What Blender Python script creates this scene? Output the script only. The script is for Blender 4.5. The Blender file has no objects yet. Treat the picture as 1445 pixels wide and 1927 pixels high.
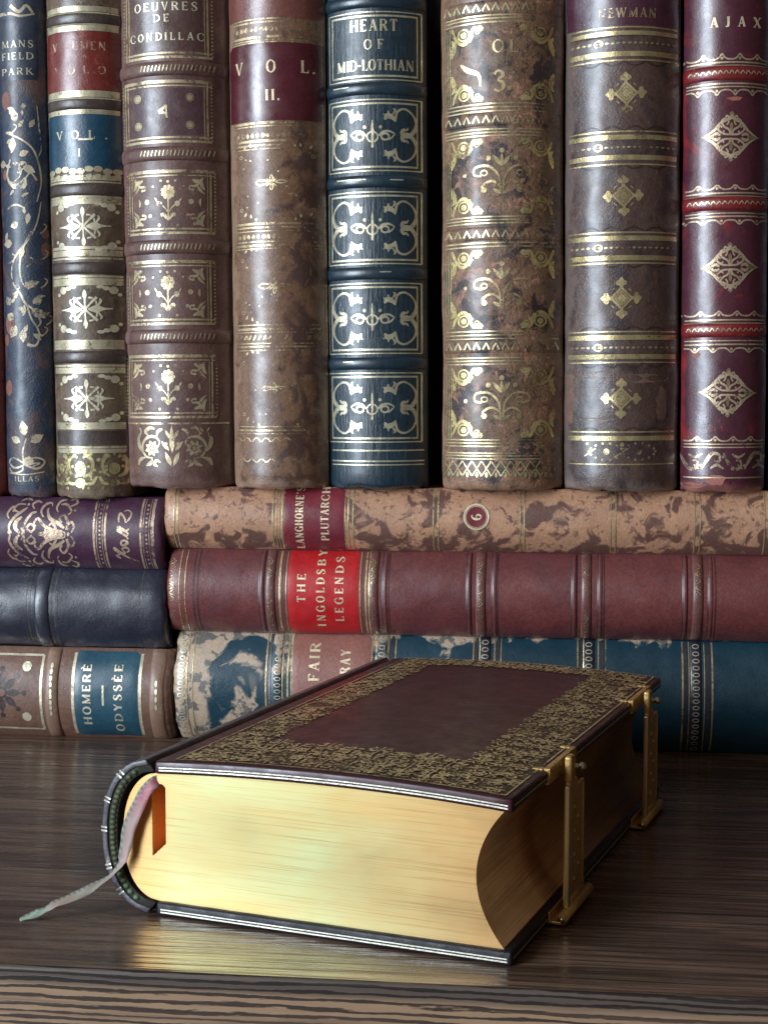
import bpy, math, random
from mathutils import Vector, Matrix, noise
# ------------------------------------------------------------------ camera, light, exposure
S = 0.01                                   # the scene is authored in centimetres
sc = bpy.context.scene
C = sc.collection
F = 2880.0                                 # focal length of the photograph in its own pixels (1445 x 1927)
CAM = Vector((5.97, -48.63, 11.49))
YAW, PIT = math.radians(7), math.atan((963.5-742)/F)
FW = Vector((-math.sin(YAW)*math.cos(PIT), math.cos(YAW)*math.cos(PIT), -math.sin(PIT)))
RT = Vector((math.cos(YAW), math.sin(YAW), 0)); UP = RT.cross(FW)
cd = bpy.data.cameras.new('camera'); cam = bpy.data.objects.new('camera', cd); C.objects.link(cam)
cam.matrix_world = Matrix(((RT.x, UP.x, -FW.x, CAM.x*S), (RT.y, UP.y, -FW.y, CAM.y*S), (RT.z, UP.z, -FW.z, CAM.z*S), (0, 0, 0, 1)))
cd.sensor_fit = 'VERTICAL'; cd.sensor_height = 24; cd.lens = 24*F/1927
cd.clip_start = 0.02; cd.clip_end = 50
sc.camera = cam
w = bpy.data.worlds.new('World'); sc.world = w; w.use_nodes = True
wn = w.node_tree; bg = wn.nodes['Background']
tc = wn.nodes.new('ShaderNodeTexCoord'); sx = wn.nodes.new('ShaderNodeSeparateXYZ'); rp = wn.nodes.new('ShaderNodeValToRGB')
mr = wn.nodes.new('ShaderNodeMapRange'); mr.inputs[1].default_value = -1; mr.inputs[2].default_value = 1
wn.links.new(tc.outputs['Generated'], sx.inputs[0]); wn.links.new(sx.outputs[0], mr.inputs[0]); wn.links.new(mr.outputs[0], rp.inputs[0])
rp.color_ramp.elements[0].position = 0.1; rp.color_ramp.elements[0].color = (0.72, 0.64, 0.52, 1)      # the room: bright towards the window side
rp.color_ramp.elements[1].position = 0.95; rp.color_ramp.elements[1].color = (0.15, 0.095, 0.055, 1)
wn.links.new(rp.outputs[0], bg.inputs[0]); bg.inputs[1].default_value = 0.30
def area(name, loc, target, sx_, sy_, power, col):
    l = bpy.data.lights.new(name, 'AREA'); l.shape = 'RECTANGLE'; l.size = sx_; l.size_y = sy_; l.energy = power; l.color = col
    o = bpy.data.objects.new(name, l); C.objects.link(o); o.location = loc
    d = Vector(target)-Vector(loc); o.rotation_euler = d.to_track_quat('-Z', 'Y').to_euler(); return o
area('window_light', (-1.00, -1.02, 0.36), (0, -0.05, 0.16), 0.50, 0.95, 31.0, (0.72, 0.86, 1.0))
area('warm_fill_light', (-1.10, -1.60, 0.62), (0, 0, 0.08), 1.0, 0.8, 6.6, (1.0, 0.85, 0.72))  # added soft fill from the front left, not an actual lamp in the room
sc.render.engine = 'CYCLES'
sc.view_settings.view_transform = 'Standard'; sc.view_settings.look = 'None'
sc.view_settings.exposure = 0.0; sc.view_settings.gamma = 1
sc.cycles.transparent_max_bounces = 16

rnd = random.Random(7)
# ------------------------------------------------------------------ materials
def nt(name):
    m = bpy.data.materials.new(name); m.use_nodes = True; n = m.node_tree
    return m, n, n.nodes['Principled BSDF'], n.nodes['Material Output']
def coords(n, loc=(0, 0, 0), scl=(100, 100, 100)):
    t = n.nodes.new('ShaderNodeTexCoord'); mp = n.nodes.new('ShaderNodeMapping')
    mp.inputs['Scale'].default_value = scl; mp.inputs['Location'].default_value = loc
    n.links.new(t.outputs['Object'], mp.inputs[0]); return mp.outputs[0]
def nz(n, v, s, det=6, rough=0.6, dist=0.0):
    t = n.nodes.new('ShaderNodeTexNoise'); t.inputs['Scale'].default_value = s; t.inputs['Detail'].default_value = det
    t.inputs['Roughness'].default_value = rough; t.inputs['Distortion'].default_value = dist
    n.links.new(v, t.inputs['Vector']); return t.outputs[0]
def rng(n, v, a, b, c=0.0, d=1.0):
    t = n.nodes.new('ShaderNodeMapRange'); t.inputs[1].default_value = a; t.inputs[2].default_value = b
    t.inputs[3].default_value = c; t.inputs[4].default_value = d; n.links.new(v, t.inputs[0]); return t.outputs[0]
def mix(n, f, a, b, mode='MIX'):
    t = n.nodes.new('ShaderNodeMix'); t.data_type = 'RGBA'; t.blend_type = mode
    for k, s in ((0, f), (6, a), (7, b)):
        if hasattr(s, 'node'): n.links.new(s, t.inputs[k])
        else: t.inputs[k].default_value = s if k == 0 else (s[0], s[1], s[2], 1)
    return t.outputs[2]
def mth(n, op, a, b=None):
    t = n.nodes.new('ShaderNodeMath'); t.operation = op
    for k, s in ((0, a), (1, b)):
        if s is None: continue
        if hasattr(s, 'node'): n.links.new(s, t.inputs[k])
        else: t.inputs[k].default_value = s
    return t.outputs[0]
def bump(n, h, st, dist, prev=None):
    t = n.nodes.new('ShaderNodeBump'); t.inputs['Strength'].default_value = st; t.inputs['Distance'].default_value = dist*S
    n.links.new(h, t.inputs['Height'])
    if prev: n.links.new(prev, t.inputs['Normal'])
    return t.outputs[0]
seed = [0]
def leather(name, c1, c2, scuff=None, scuff_amt=0.58, rough=0.36, mott=0.9, spots=None, spot_amt=0.6, spot_scale=1.2, grain=0.35, coat=0.25, stretch=(1, 1, 1), grad=None, sharp=0.05, ribbed=0, rub=None):
    """mottled old leather; grad=(axis,from,to) shifts how many spots show along the book"""
    seed[0] += 1; warm = lambda c: (c[0]*1.08, c[1]*.93, c[2]*(.82 if c[0] > c[2] else 1.0)); c1, c2, scuff, spots = warm(c1), warm(c2), scuff and warm(scuff), spots and warm(spots)
    m, n, p, o = nt(name); v = coords(n, (seed[0]*13.7, seed[0]*7.1, seed[0]*3.3)); raw = coords(n)
    vs = coords(n, (seed[0]*5.7, 0, seed[0]*2.3), tuple(100*q for q in stretch))
    base = mix(n, rng(n, nz(n, v, mott, 8, 0.65, 0.4), 0.32, 0.68), c1, c2)
    fine = nz(n, v, 9, 5, 0.7)
    base = mix(n, rng(n, fine, 0.35, 0.7, 0, 0.55), base, tuple(q*0.45 for q in c1))
    if spots:
        f = nz(n, vs, spot_scale, 5, 0.55, 0.7)
        for gd in ([grad] if isinstance(grad, tuple) else (grad or [])):
            s = n.nodes.new('ShaderNodeSeparateXYZ'); n.links.new(raw, s.inputs[0])
            f = mth(n, 'ADD', f, rng(n, s.outputs[gd[0]], gd[1], gd[2], gd[3], gd[4]))
        base = mix(n, rng(n, f, spot_amt-sharp, spot_amt+sharp), base, spots)
        edge = rng(n, nz(n, vs, spot_scale*3.1, 4, 0.6, 0.3), spot_amt+0.02, spot_amt+0.06, 0, 0.7)
        base = mix(n, edge, base, spots)
    if scuff:
        f = nz(n, v, 2.6, 10, 0.75, 0.6)
        base = mix(n, rng(n, f, scuff_amt, scuff_amt+0.08, 0, 0.85), base, scuff)
    if rub:                                    # leather rubbed pale at the head and foot of the spine
        s = n.nodes.new('ShaderNodeSeparateXYZ'); n.links.new(raw, s.inputs[0])
        e = mth(n, 'ABSOLUTE', mth(n, 'SUBTRACT', s.outputs[2], rub[1]/2)); e = mth(n, 'ADD', e, mth(n, 'MULTIPLY', nz(n, v, 1.6, 6, .7), rub[2]))
        base = mix(n, rng(n, e, rub[1]/2-.35+rub[2]*.5, rub[1]/2+.05+rub[2]*.5, 0, .85), base, rub[0])
        e2 = mth(n, 'ABSOLUTE', s.outputs[0]); e2 = mth(n, 'ADD', e2, mth(n, 'MULTIPLY', nz(n, v, 2.2, 6, .7), 1.0))
        base = mix(n, rng(n, e2, rub[3]+.42, rub[3]+.62, 0, .5), base, rub[0])
    n.links.new(base, p.inputs['Base Color'])
    n.links.new(rng(n, nz(n, v, 1.7, 6, 0.7), 0.3, 0.7, rough-0.1, rough+0.24), p.inputs['Roughness'])
    n.links.new(rng(n, nz(n, v, 1.3, 7, 0.75, .5), .36, .56, min(1, coat*2.4), min(1, coat*1.2)), p.inputs['Coat Weight']); p.inputs['Coat Roughness'].default_value = 0.30
    vo = n.nodes.new('ShaderNodeTexVoronoi'); vo.inputs['Scale'].default_value = 16; n.links.new(v, vo.inputs['Vector'])
    b = bump(n, vo.outputs['Distance'], grain*0.5, 0.02)
    b = bump(n, nz(n, v, 5, 8, 0.7), grain, 0.05, b)
    if ribbed:
        vr = coords(n, (0, 0, 0), (1100, 1100, 130)); b = bump(n, nz(n, vr, 1, 3, 0.6, 0.4), ribbed, 0.05, b)
    n.links.new(b, p.inputs['Normal']); return m
def gilt(name, col=(0.66, 0.56, 0.36), wear=0.42, rough=0.34, metal=0.75, side=None):
    """gold leaf; worn away where noise falls below a threshold (side shifts the wear across the spine)"""
    seed[0] += 1
    m, n, p, o = nt(name); v = coords(n, (seed[0]*3.7, seed[0]*9.1, seed[0]*1.3)); raw = coords(n)
    col = (col[0], col[1]*.96, col[2]*.84); tone = mix(n, rng(n, nz(n, v, 3, 5), 0.3, 0.7), tuple(q*0.72 for q in col), tuple(min(1, q*1.15) for q in col))
    n.links.new(tone, p.inputs['Base Color']); p.inputs['Metallic'].default_value = metal
    n.links.new(rng(n, nz(n, v, 5, 4), 0.3, 0.7, rough-0.08, rough+0.12), p.inputs['Roughness'])
    wear += .02; f = mth(n, 'ADD', mth(n, 'MULTIPLY', nz(n, v, 1.1, 6, 0.7, 0.8), 0.66), mth(n, 'MULTIPLY', nz(n, v, 13, 4, 0.7), 0.34))
    if side:
        s = n.nodes.new('ShaderNodeSeparateXYZ'); n.links.new(raw, s.inputs[0])
        f = mth(n, 'ADD', f, rng(n, s.outputs[0], side[0], side[1], side[2], side[3]))
    tr = n.nodes.new('ShaderNodeBsdfTransparent'); mx = n.nodes.new('ShaderNodeMixShader')
    n.links.new(rng(n, f, wear-0.04, wear+0.05), mx.inputs[0]); n.links.new(tr.outputs[0], mx.inputs[1]); n.links.new(p.outputs[0], mx.inputs[2])
    n.links.new(mx.outputs[0], o.inputs['Surface'])
    n.links.new(bump(n, nz(n, v, 14, 4), 0.3, 0.03), p.inputs['Normal']); return m
def paper():
    m, n, p, o = nt('aged_paper'); v = coords(n, (0, 0, 0), (2500, 40, 40))
    n.links.new(mix(n, nz(n, v, 1, 4), (0.34, 0.25, 0.15), (0.50, 0.40, 0.27)), p.inputs['Base Color']); p.inputs['Roughness'].default_value = 0.8
    n.links.new(bump(n, nz(n, v, 1, 3), 0.5, 0.03), p.inputs['Normal']); return m
PAPER = paper()

# ------------------------------------------------------------------ mesh helpers
def link(name, vs, fs, mat, parent=None, smooth=True, scale=S):
    me = bpy.data.meshes.new(name); me.from_pydata([(a*scale, b*scale, c*scale) for a, b, c in vs], [], fs)
    me.validate(); me.update()
    if smooth: me.polygons.foreach_set('use_smooth', [True]*len(me.polygons))
    if isinstance(mat, (list, tuple)):
        for q in mat: me.materials.append(q)
    else: me.materials.append(mat)
    o = bpy.data.objects.new(name, me); C.objects.link(o)
    if parent: o.parent = parent
    return o
def thing(name, label, cat, loc, rot=(0, 0, 0), group=None):
    o = bpy.data.objects.new(name, None); C.objects.link(o); o.empty_display_size = 0.01
    o.location = [q*S for q in loc]; o.rotation_euler = rot; o['label'] = label; o['category'] = cat
    if group: o['group'] = group
    return o
def bevel(o, wd, seg=3):
    b = o.modifiers.new('bevel', 'BEVEL'); b.width = wd*S; b.segments = seg; b.limit_method = 'ANGLE'; b.angle_limit = 0.6
    return o
def box(name, x0, x1, y0, y1, z0, z1, mat, parent, bv=0):
    vs = [(x, y, z) for z in (z0, z1) for y in (y0, y1) for x in (x0, x1)]
    o = link(name, vs, [(0, 2, 3, 1), (4, 5, 7, 6), (0, 1, 5, 4), (2, 6, 7, 3), (0, 4, 6, 2), (1, 3, 7, 5)], mat, parent, smooth=False)
    if bv: bevel(o, bv); o.data.polygons.foreach_set('use_smooth', [True]*6)
    return o
def catmull(p, k=5):
    if len(p) < 3: return list(p)
    q = [p[0]]+list(p)+[p[-1]]; out = []
    for i in range(1, len(q)-2):
        for j in range(k):
            t = j/k; r = []
            for d in range(len(p[0])):
                a, b, c, e = q[i-1][d], q[i][d], q[i+1][d], q[i+2][d]
                r.append(0.5*(2*b+(c-a)*t+(2*a-5*b+4*c-e)*t*t+(3*b-a-3*c+e)*t**3))
            out.append(tuple(r))
    return out+[tuple(p[-1])]
class Draw:
    """collects foil shapes drawn in the plane of a spine or board and lays them on its surface"""
    def __init__(s, surf, off=0.012): s.surf = surf; s.off = off; s.v = []; s.f = []; s.y = []
    def pt(s, x, y): s.v.append(s.surf(x, y, s.off)); s.y.append(y); return len(s.v)-1
    def stroke(s, pts, w=None, smooth=True, step=0.07):
        pts = [(p[0], p[1], p[2] if len(p) > 2 else w) for p in pts]
        if smooth and len(pts) > 2: pts = catmull(pts)
        r = [pts[0]]
        for a, b in zip(pts, pts[1:]):
            d = math.hypot(b[0]-a[0], b[1]-a[1])
            if d < 1e-5: continue
            k = max(1, int(math.ceil(d/step)))
            for i in range(1, k+1): r.append(tuple(a[j]+(b[j]-a[j])*i/k for j in range(3)))
        prev = None
        for i, (x, y, ww) in enumerate(r):
            a = r[max(0, i-1)]; b = r[min(len(r)-1, i+1)]; dx, dy = b[0]-a[0], b[1]-a[1]; L = math.hypot(dx, dy) or 1
            nx, ny = -dy/L*ww*.55, dx/L*ww*.55
            cur = (s.pt(x+nx, y+ny), s.pt(x-nx, y-ny))
            if prev: s.f.append((prev[0], prev[1], cur[1], cur[0]))
            prev = cur
    def line(s, x0, y0, x1, y1, w): s.stroke([(x0, y0, w), (x1, y1, w)])
    def fan(s, pts):
        cx = sum(p[0] for p in pts)/len(pts); cy = sum(p[1] for p in pts)/len(pts); c = s.pt(cx, cy)
        ids = [s.pt(*p) for p in pts]
        for i in range(len(ids)): s.f.append((c, ids[i-1], ids[i]))
    def dot(s, x, y, rx, ry=None, n=10):
        ry = ry or rx; s.fan([(x+rx*math.cos(k*2*math.pi/n), y+ry*math.sin(k*2*math.pi/n)) for k in range(n)])
    def ring(s, x, y, rx, ry, w, n=20):
        s.stroke([(x+rx*math.cos(k*2*math.pi/n), y+ry*math.sin(k*2*math.pi/n), w) for k in range(n+1)], smooth=False)
    def leaf(s, x, y, L, wd, ang):
        c, q = math.cos(ang), math.sin(ang); s.fan([(x+c*a-q*b, y+q*a+c*b) for a, b in ((0, 0), (L*.3, wd*.42), (L*.6, wd*.45), (L*.85, wd*.2), (L, 0), (L*.8, -wd*.22), (L*.55, -wd*.45), (L*.25, -wd*.38))])
    def rect(s, x0, y0, x1, y1, w):
        s.line(x0, y0, x1, y0, w); s.line(x0, y1, x1, y1, w); s.line(x0, y0, x0, y1, w); s.line(x1, y0, x1, y1, w)
    def motif(s, strokes, cx, cy, sx, sy, wk, rot=0):
        c, q = math.cos(rot), math.sin(rot)
        for st in strokes:
            s.stroke([(cx+c*p[0]*sx-q*p[1]*sy, cy+q*p[0]*sx+c*p[1]*sy, p[2]*wk) for p in st])
    def text(s, txt, cx, cy, h, total=None, wk=1.0, gap=0.24):
        ws = [LET[ch][0] if ch in LET else 0.5 for ch in txt]; tot = sum(ws)+gap*(len(txt)-1); k = (total/tot) if total else h
        x = cx-tot*k/2
        for ch, ww in zip(txt, ws):
            if ch in LET:
                kx = min(k, h*1.25); ox = x+(ww*k-ww*kx)/2
                for st in LET[ch][1]:
                    s.stroke([(ox+p[0]*kx, cy-h/2+p[1]*h, p[2]*h*wk) for p in st], smooth=len(st) > 2 and ch not in 'MNVWAZX')
            x += (ww+gap)*k
    def make(s, name, mat, parent, gap=.55):
        """one mesh for each cluster of tooling that stands apart along the spine"""
        if not s.f: return None
        if len(s.y) != len(s.v): return link(name, s.v, s.f, mat, parent, smooth=True)
        lab = sorted((min(s.y[i] for i in f), max(s.y[i] for i in f), k) for k, f in enumerate(s.f))
        groups = [[lab[0][2]]]; top = lab[0][1]
        for a, b, k in lab[1:]:
            if a-top > gap: groups.append([])
            groups[-1].append(k); top = max(top, b)
        first = None
        for g in groups:
            idx = {}; vs = []; fs = []
            for k in sorted(g):
                fs.append(tuple(idx.setdefault(i, len(idx)) for i in s.f[k]))
            vs = [s.v[i] for i in idx]
            o = link(name, vs, fs, mat, parent, smooth=True); first = first or o
        return first
T, t = 0.19, 0.085
def stem(x, y0=0, y1=1, sf=0.13):
    return [[(x, y0, T), (x, y1, T)], [(x-sf, y0+.03, .06), (x+sf, y0+.03, .06)], [(x-sf, y1-.03, .06), (x+sf, y1-.03, .06)]]
def bar(x0, x1, y, w=t): return [[(x0, y, w), (x1, y, w)]]
def tick(x, y, d=0.13): return [[(x, y, .07), (x, y+d, .07)]]
LET = {
 'A': (.8, [[(.12, 0, t), (.4, 1, t)], [(.4, 1, T), (.68, 0, T)], *bar(.2, .58, .34), *bar(0, .25, .03, .06), *bar(.55, .82, .03, .06)]),
 'B': (.7, stem(.15)+[[(.15, .97, t), (.5, .93, t), (.6, .75, T), (.5, .57, t), (.15, .53, t)], [(.3, .53, t), (.56, .47, t), (.66, .27, T), (.55, .07, t), (.15, .03, t)]]),
 'C': (.75, [[(.7, .7, .1), (.62, .92, t), (.4, 1, t), (.14, .8, T*.8), (.08, .5, T), (.14, .2, T*.8), (.42, 0, t), (.64, .08, t), (.72, .28, t)]]),
 'D': (.78, stem(.15)+[[(.15, .97, t), (.48, .93, t), (.7, .7, T*.9), (.72, .5, T), (.7, .3, T*.9), (.48, .07, t), (.15, .03, t)]]),
 'E': (.66, stem(.15)+bar(.15, .6, .97)+bar(.15, .48, .52)+bar(.15, .62, .03)+tick(.58, .82)+tick(.6, .05)+tick(.48, .45)),
 'F': (.62, stem(.15)+bar(.15, .6, .97)+bar(.15, .48, .5)+tick(.58, .82)+tick(.48, .43)),
 'G': (.8, [[(.7, .72, .1), (.6, .94, t), (.4, 1, t), (.14, .8, T*.8), (.08, .5, T), (.14, .2, T*.8), (.42, 0, t), (.68, .1, t)], [(.68, .02, T), (.68, .42, T)], *bar(.52, .84, .42, .06)]),
 'H': (.84, stem(.15)+stem(.69)+bar(.15, .69, .52)),
 'I': (.3, stem(.15)), 'J': (.5, [[(.34, 1, T), (.34, .2, T), (.26, .02, t), (.08, .06, .12)], *bar(.2, .5, .97, .06)]),
 'K': (.8, stem(.15)+[[(.2, .4, t), (.66, .97, t)], [(.34, .55, T), (.72, .03, T)], *bar(.58, .84, .03, .06)]),
 'L': (.62, stem(.15)+bar(.15, .6, .03)+tick(.58, .05, .2)),
 'M': (1.0, [[(.14, 0, t), (.14, 1, t)], [(.14, 1, T), (.48, .05, T)], [(.48, .05, t), (.82, 1, t)], [(.84, 1, T), (.84, 0, T)], *bar(.02, .26, .03, .06), *bar(.7, .98, .03, .06)]),
 'N': (.85, [[(.14, 0, t), (.14, 1, t)], [(.14, 1, T), (.7, 0, T)], [(.7, 0, t), (.7, 1, t)], *bar(.02, .26, .03, .06), *bar(.58, .82, .97, .06)]),
 'O': (.8, [[(.4, 1, t), (.16, .82, T*.8), (.09, .5, T), (.16, .18, T*.8), (.4, 0, t), (.64, .18, T*.8), (.71, .5, T), (.64, .82, T*.8), (.4, 1, t)]]),
 'P': (.68, stem(.15)+[[(.15, .97, t), (.5, .93, t), (.62, .72, T), (.5, .5, t), (.15, .46, t)]]),
 'R': (.78, stem(.15)+[[(.15, .97, t), (.5, .93, t), (.62, .74, T), (.5, .55, t), (.15, .52, t)], [(.4, .52, T), (.68, .03, T)], *bar(.6, .8, .03, .06)]),
 'S': (.62, [[(.52, .76, .1), (.46, .95, t), (.28, 1, t), (.1, .8, T*.8), (.2, .6, T), (.44, .42, T), (.54, .22, T*.8), (.34, 0, t), (.14, .05, t), (.08, .26, .1)]]),
 'T': (.72, stem(.36)+bar(.04, .68, .97)+tick(.05, .8)+tick(.67, .8)),
 'U': (.8, [[(.15, 1, T), (.15, .3, T), (.25, .05, t), (.45, 0, t), (.65, .1, t), (.68, .4, t), (.68, 1, t)], *bar(.02, .28, .97, .06), *bar(.56, .8, .97, .06)]),
 'V': (.8, [[(.12, 1, T), (.42, 0, T*.7)], [(.42, 0, t), (.68, 1, t)], *bar(0, .26, .97, .06), *bar(.56, .8, .97, .06)]),
 'W': (1.15, [[(.1, 1, T), (.36, 0, T*.7)], [(.36, 0, t), (.58, 1, t)], [(.56, 1, T), (.82, 0, T*.7)], [(.82, 0, t), (1.04, 1, t)], *bar(0, .24, .97, .06), *bar(.92, 1.15, .97, .06)]),
 'X': (.8, [[(.12, 1, T), (.68, 0, T)], [(.66, 1, t), (.12, 0, t)], *bar(0, .26, .97, .06), *bar(.54, .8, .97, .06), *bar(0, .24, .03, .06), *bar(.56, .82, .03, .06)]),
 'Y': (.78, [[(.1, 1, T), (.4, .5, T)], [(.68, 1, t), (.4, .5, t)], [(.4, .5, T), (.4, 0, T)], *bar(.26, .54, .03, .06)]),
 '3': (.6, [[(.1, .82, .12), (.25, 1, t), (.46, .92, T*.8), (.5, .74, T*.8), (.26, .55, t), (.5, .42, T*.8), (.54, .2, T), (.34, 0, t), (.1, .08, .14)]]),
 '6': (.6, [[(.5, .9, .1), (.34, 1, t), (.12, .75, T), (.07, .35, T), (.2, .03, t), (.44, .05, T*.8), (.53, .3, T), (.4, .52, t), (.16, .42, t)]]),
 '.': (.2, [[(.02, .06, .17), (.18, .06, .17)]]), "'": (.2, [[(.12, 1, .16), (.05, .75, .05)]]),
 '-': (.4, [[(.05, .45, .12), (.36, .45, .12)]]),
 'e': (.66, stem(.15)+bar(.15, .6, .97)+bar(.15, .48, .52)+bar(.15, .62, .03)+tick(.58, .82)+tick(.6, .05)+[[(.2, 1.28, .1), (.4, 1.12, .08)]]),
}
# ------------------------------------------------------------------ a leather-bound book
LEAN = math.radians(-0.35)
class Book:
    def __init__(s, label, kind, pxa, pxb, pend, mat, H=18.0, depth=11.0, alpha=58, Y=0.6, group=None, lump=0.03, board=None, seedv=0, rest=None, rnd_end=0.28, lean=LEAN):
        """kind 'stand': pxa/pxb are the measured left/right edges at mid height and pend the foot line;
           kind 'lie_r' / 'lie_l': pxa/pxb are the upper/lower edges at the visible end and pend that end"""
        s.kind = kind; s.mat = mat; s.H = H; s.rnd_end = rnd_end; s.lump = lump; s.sd = seedv*17.3
        if kind == 'stand':
            z0 = onY((pxa+pxb)/2, pend, Y).z if rest is None else rest
            a = onY(pxa, 450, Y); b = onY(pxb, 450, Y); s.w = b.x-a.x
            zc = a.z-z0
            s.loc = Vector(((a.x+b.x)/2-math.sin(lean)*zc, Y, z0)); s.ang = lean
        else:
            x_end = onY(pend, (pxa+pxb)/2, Y).x
            if rest is None: za, zb = onY(pend, pxa, Y).z, onY(pend, pxb, Y).z
            else: zb, za = rest
            s.w = za-zb
            s.loc = Vector((x_end+(H if kind == 'lie_r' else 0), Y, (za+zb)/2)); s.ang = math.radians(-90)
        al = math.radians(alpha); s.R = (s.w/2)/math.sin(al); s.ca = math.cos(al)*s.R
        s.M = Matrix.Rotation(s.ang, 3, 'Y'); s.Mi = s.M.transposed()
        s.e = thing('antique_book', label, 'book', s.loc, (0, s.ang, 0), group)
        s.bands = []
        nx, nv = 36, int(H/0.14)
        vs, fs = [], []
        for j in range(nv+1):
            v = H*j/nv
            # finer rows at the two ends
            if j in (0, 1, 2, 3): v = (0, .03, .09, .18)[j]
            if nv-j in (0, 1, 2, 3): v = H-(0, .03, .09, .18)[nv-j]
            for i in range(nx+1):
                x = s.w/2*math.sin(math.pi/2*(-1+2*i/nx))
                vs.append(s.surf(x, v, 0))
        for j in range(nv):
            for i in range(nx):
                a = j*(nx+1)+i; fs.append((a, a+1, a+nx+2, a+nx+1))
        for j in (0, nv):                       # end caps of the spine
            k = len(vs); vs += [(-s.w/2+.06, .25, s.H*j/nv), (s.w/2-.06, .25, s.H*j/nv)]
            row = list(range(j*(nx+1), (j+1)*(nx+1)))
            fs.append(tuple([k]+row+[k+1]) if j else tuple([k+1]+row[::-1]+[k]))
        s.spine = link('spine', vs, fs, mat, s.e)
        bt = min(.24, s.w*.12)
        for sg in (-1, 1):
            x0, x1 = sorted((sg*(s.w/2-.01), sg*(s.w/2-bt)))
            box('board', x0, x1, .16, depth+.3, .0, H, board or mat, s.e, .06)
        box('text_block', -s.w/2+bt+.003, s.w/2-bt-.003, .26, depth, .3, H-.3, PAPER, s.e)
    def surf(s, x, v, off):
        x = max(-s.w/2, min(s.w/2, x)); R = s.R
        y = -(math.sqrt(max(R*R-x*x, 0))-s.ca)
        d = min(v, s.H-v); q = 0
        if d < s.rnd_end:
            tt = 1-max(d, 0)/s.rnd_end; q = s.rnd_end*.75*(1-math.sqrt(max(0, 1-tt*tt)))
        if d < .5: v += (.5-d)*.16*noise.noise(Vector((x*1.9+s.sd, v*.2, 7.7)))+(.5-d)*.07*noise.noise(Vector((x*6+s.sd, v*.2, 3.1)))
        nn = Vector((x, -math.sqrt(max(R*R-x*x, 0)), 0)).normalized()
        l = s.lump*(noise.noise(Vector((x*.8+s.sd, v*.35, s.sd)))+.5*noise.noise(Vector((x*2.2, v*1.6, s.sd+9))))
        bo = 0
        for bv, bw, bh in s.bands:
            if abs(v-bv) < bw: bo = max(bo, bh*math.sqrt(1-((v-bv)/bw)**2))
        k = off+l+bo-q
        return (x+nn.x*k*(1 if q == 0 else .6), y+nn.y*k, v)
    def px(s, X, Yp):
        """spine coordinates (across, along) of a point measured on the photograph"""
        o = s.Mi @ (CAM-s.loc); d = s.Mi @ (FW+RT*((X-722.5)/F)-UP*((Yp-963.5)/F)); y = -.5
        for _ in range(6):
            tt = (y-o.y)/d.y; x = o.x+d.x*tt; z = o.z+d.z*tt
            xx = max(-s.w/2, min(s.w/2, x)); y = -(math.sqrt(max(s.R**2-xx*xx, 0))-s.ca)
        return xx, z
    def cx(s): return 0.0
    def X(s, X, Yp): return s.px(X, Yp)[0]
    def V(s, X, Yp): return s.px(X, Yp)[1]
    def band(s, v, bw, bh, mat=None, name='raised_band'):
        """a raised cord across the spine, a mesh of its own"""
        vs, fs = [], []; nx, nk = 30, 8
        for i in range(nx+1):
            x = s.w/2*.995*math.sin(math.pi/2*(-1+2*i/nx)); fade = min(1, (1-abs(x)/(s.w/2))*8+.35)
            for k in range(nk+1):
                a = math.pi*k/nk; vs.append(s.surf(x, v-bw*math.cos(a), bh*math.sin(a)*fade-.012))
        for i in range(nx):
            for k in range(nk):
                a = i*(nk+1)+k; fs.append((a, a+nk+1, a+nk+2, a+1))
        link(name, vs, fs, mat or s.mat, s.e)
        s.bands.append((v, bw, bh-.008))
    def patch(s, v0, v1, mat, off=.016, x0=None, x1=None, name='title_label', wob=0.0):
        x0 = -s.w/2*.985 if x0 is None else x0; x1 = s.w/2*.985 if x1 is None else x1
        if v0 > v1: v0, v1 = v1, v0
        vs, fs = [], []; nx, nv = 28, max(4, int((v1-v0)/.12))
        for j in range(nv+1):
            for i in range(nx+1):
                v = v0+(v1-v0)*j/nv
                if j in (0, nv): v += wob*noise.noise(Vector((i*.9, j, s.sd)))
                e = 0 if (j in (0, nv) or i in (0, nx)) else off
                vs.append(s.surf(x0+(x1-x0)*i/nx, v, e))
        for j in range(nv):
            for i in range(nx): a = j*(nx+1)+i; fs.append((a, a+1, a+nx+2, a+nx+1))
        return link(name, vs, fs, mat, s.e)
    def draw(s, off=.010): return Draw(s.surf, off)
    def hl(s, D, v, w, x0=-.96, x1=.96): D.line(x0*s.w/2, v, x1*s.w/2, v, w)
def onY(X, Yp, Y):
    d = FW+RT*((X-722.5)/F)-UP*((Yp-963.5)/F); return CAM+d*((Y-CAM.y)/d.y)

GR = 'old leather books standing in the upper row'
GL = 'old leather books lying in the left stack'
GRS = 'old leather books lying in the right stack'

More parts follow.
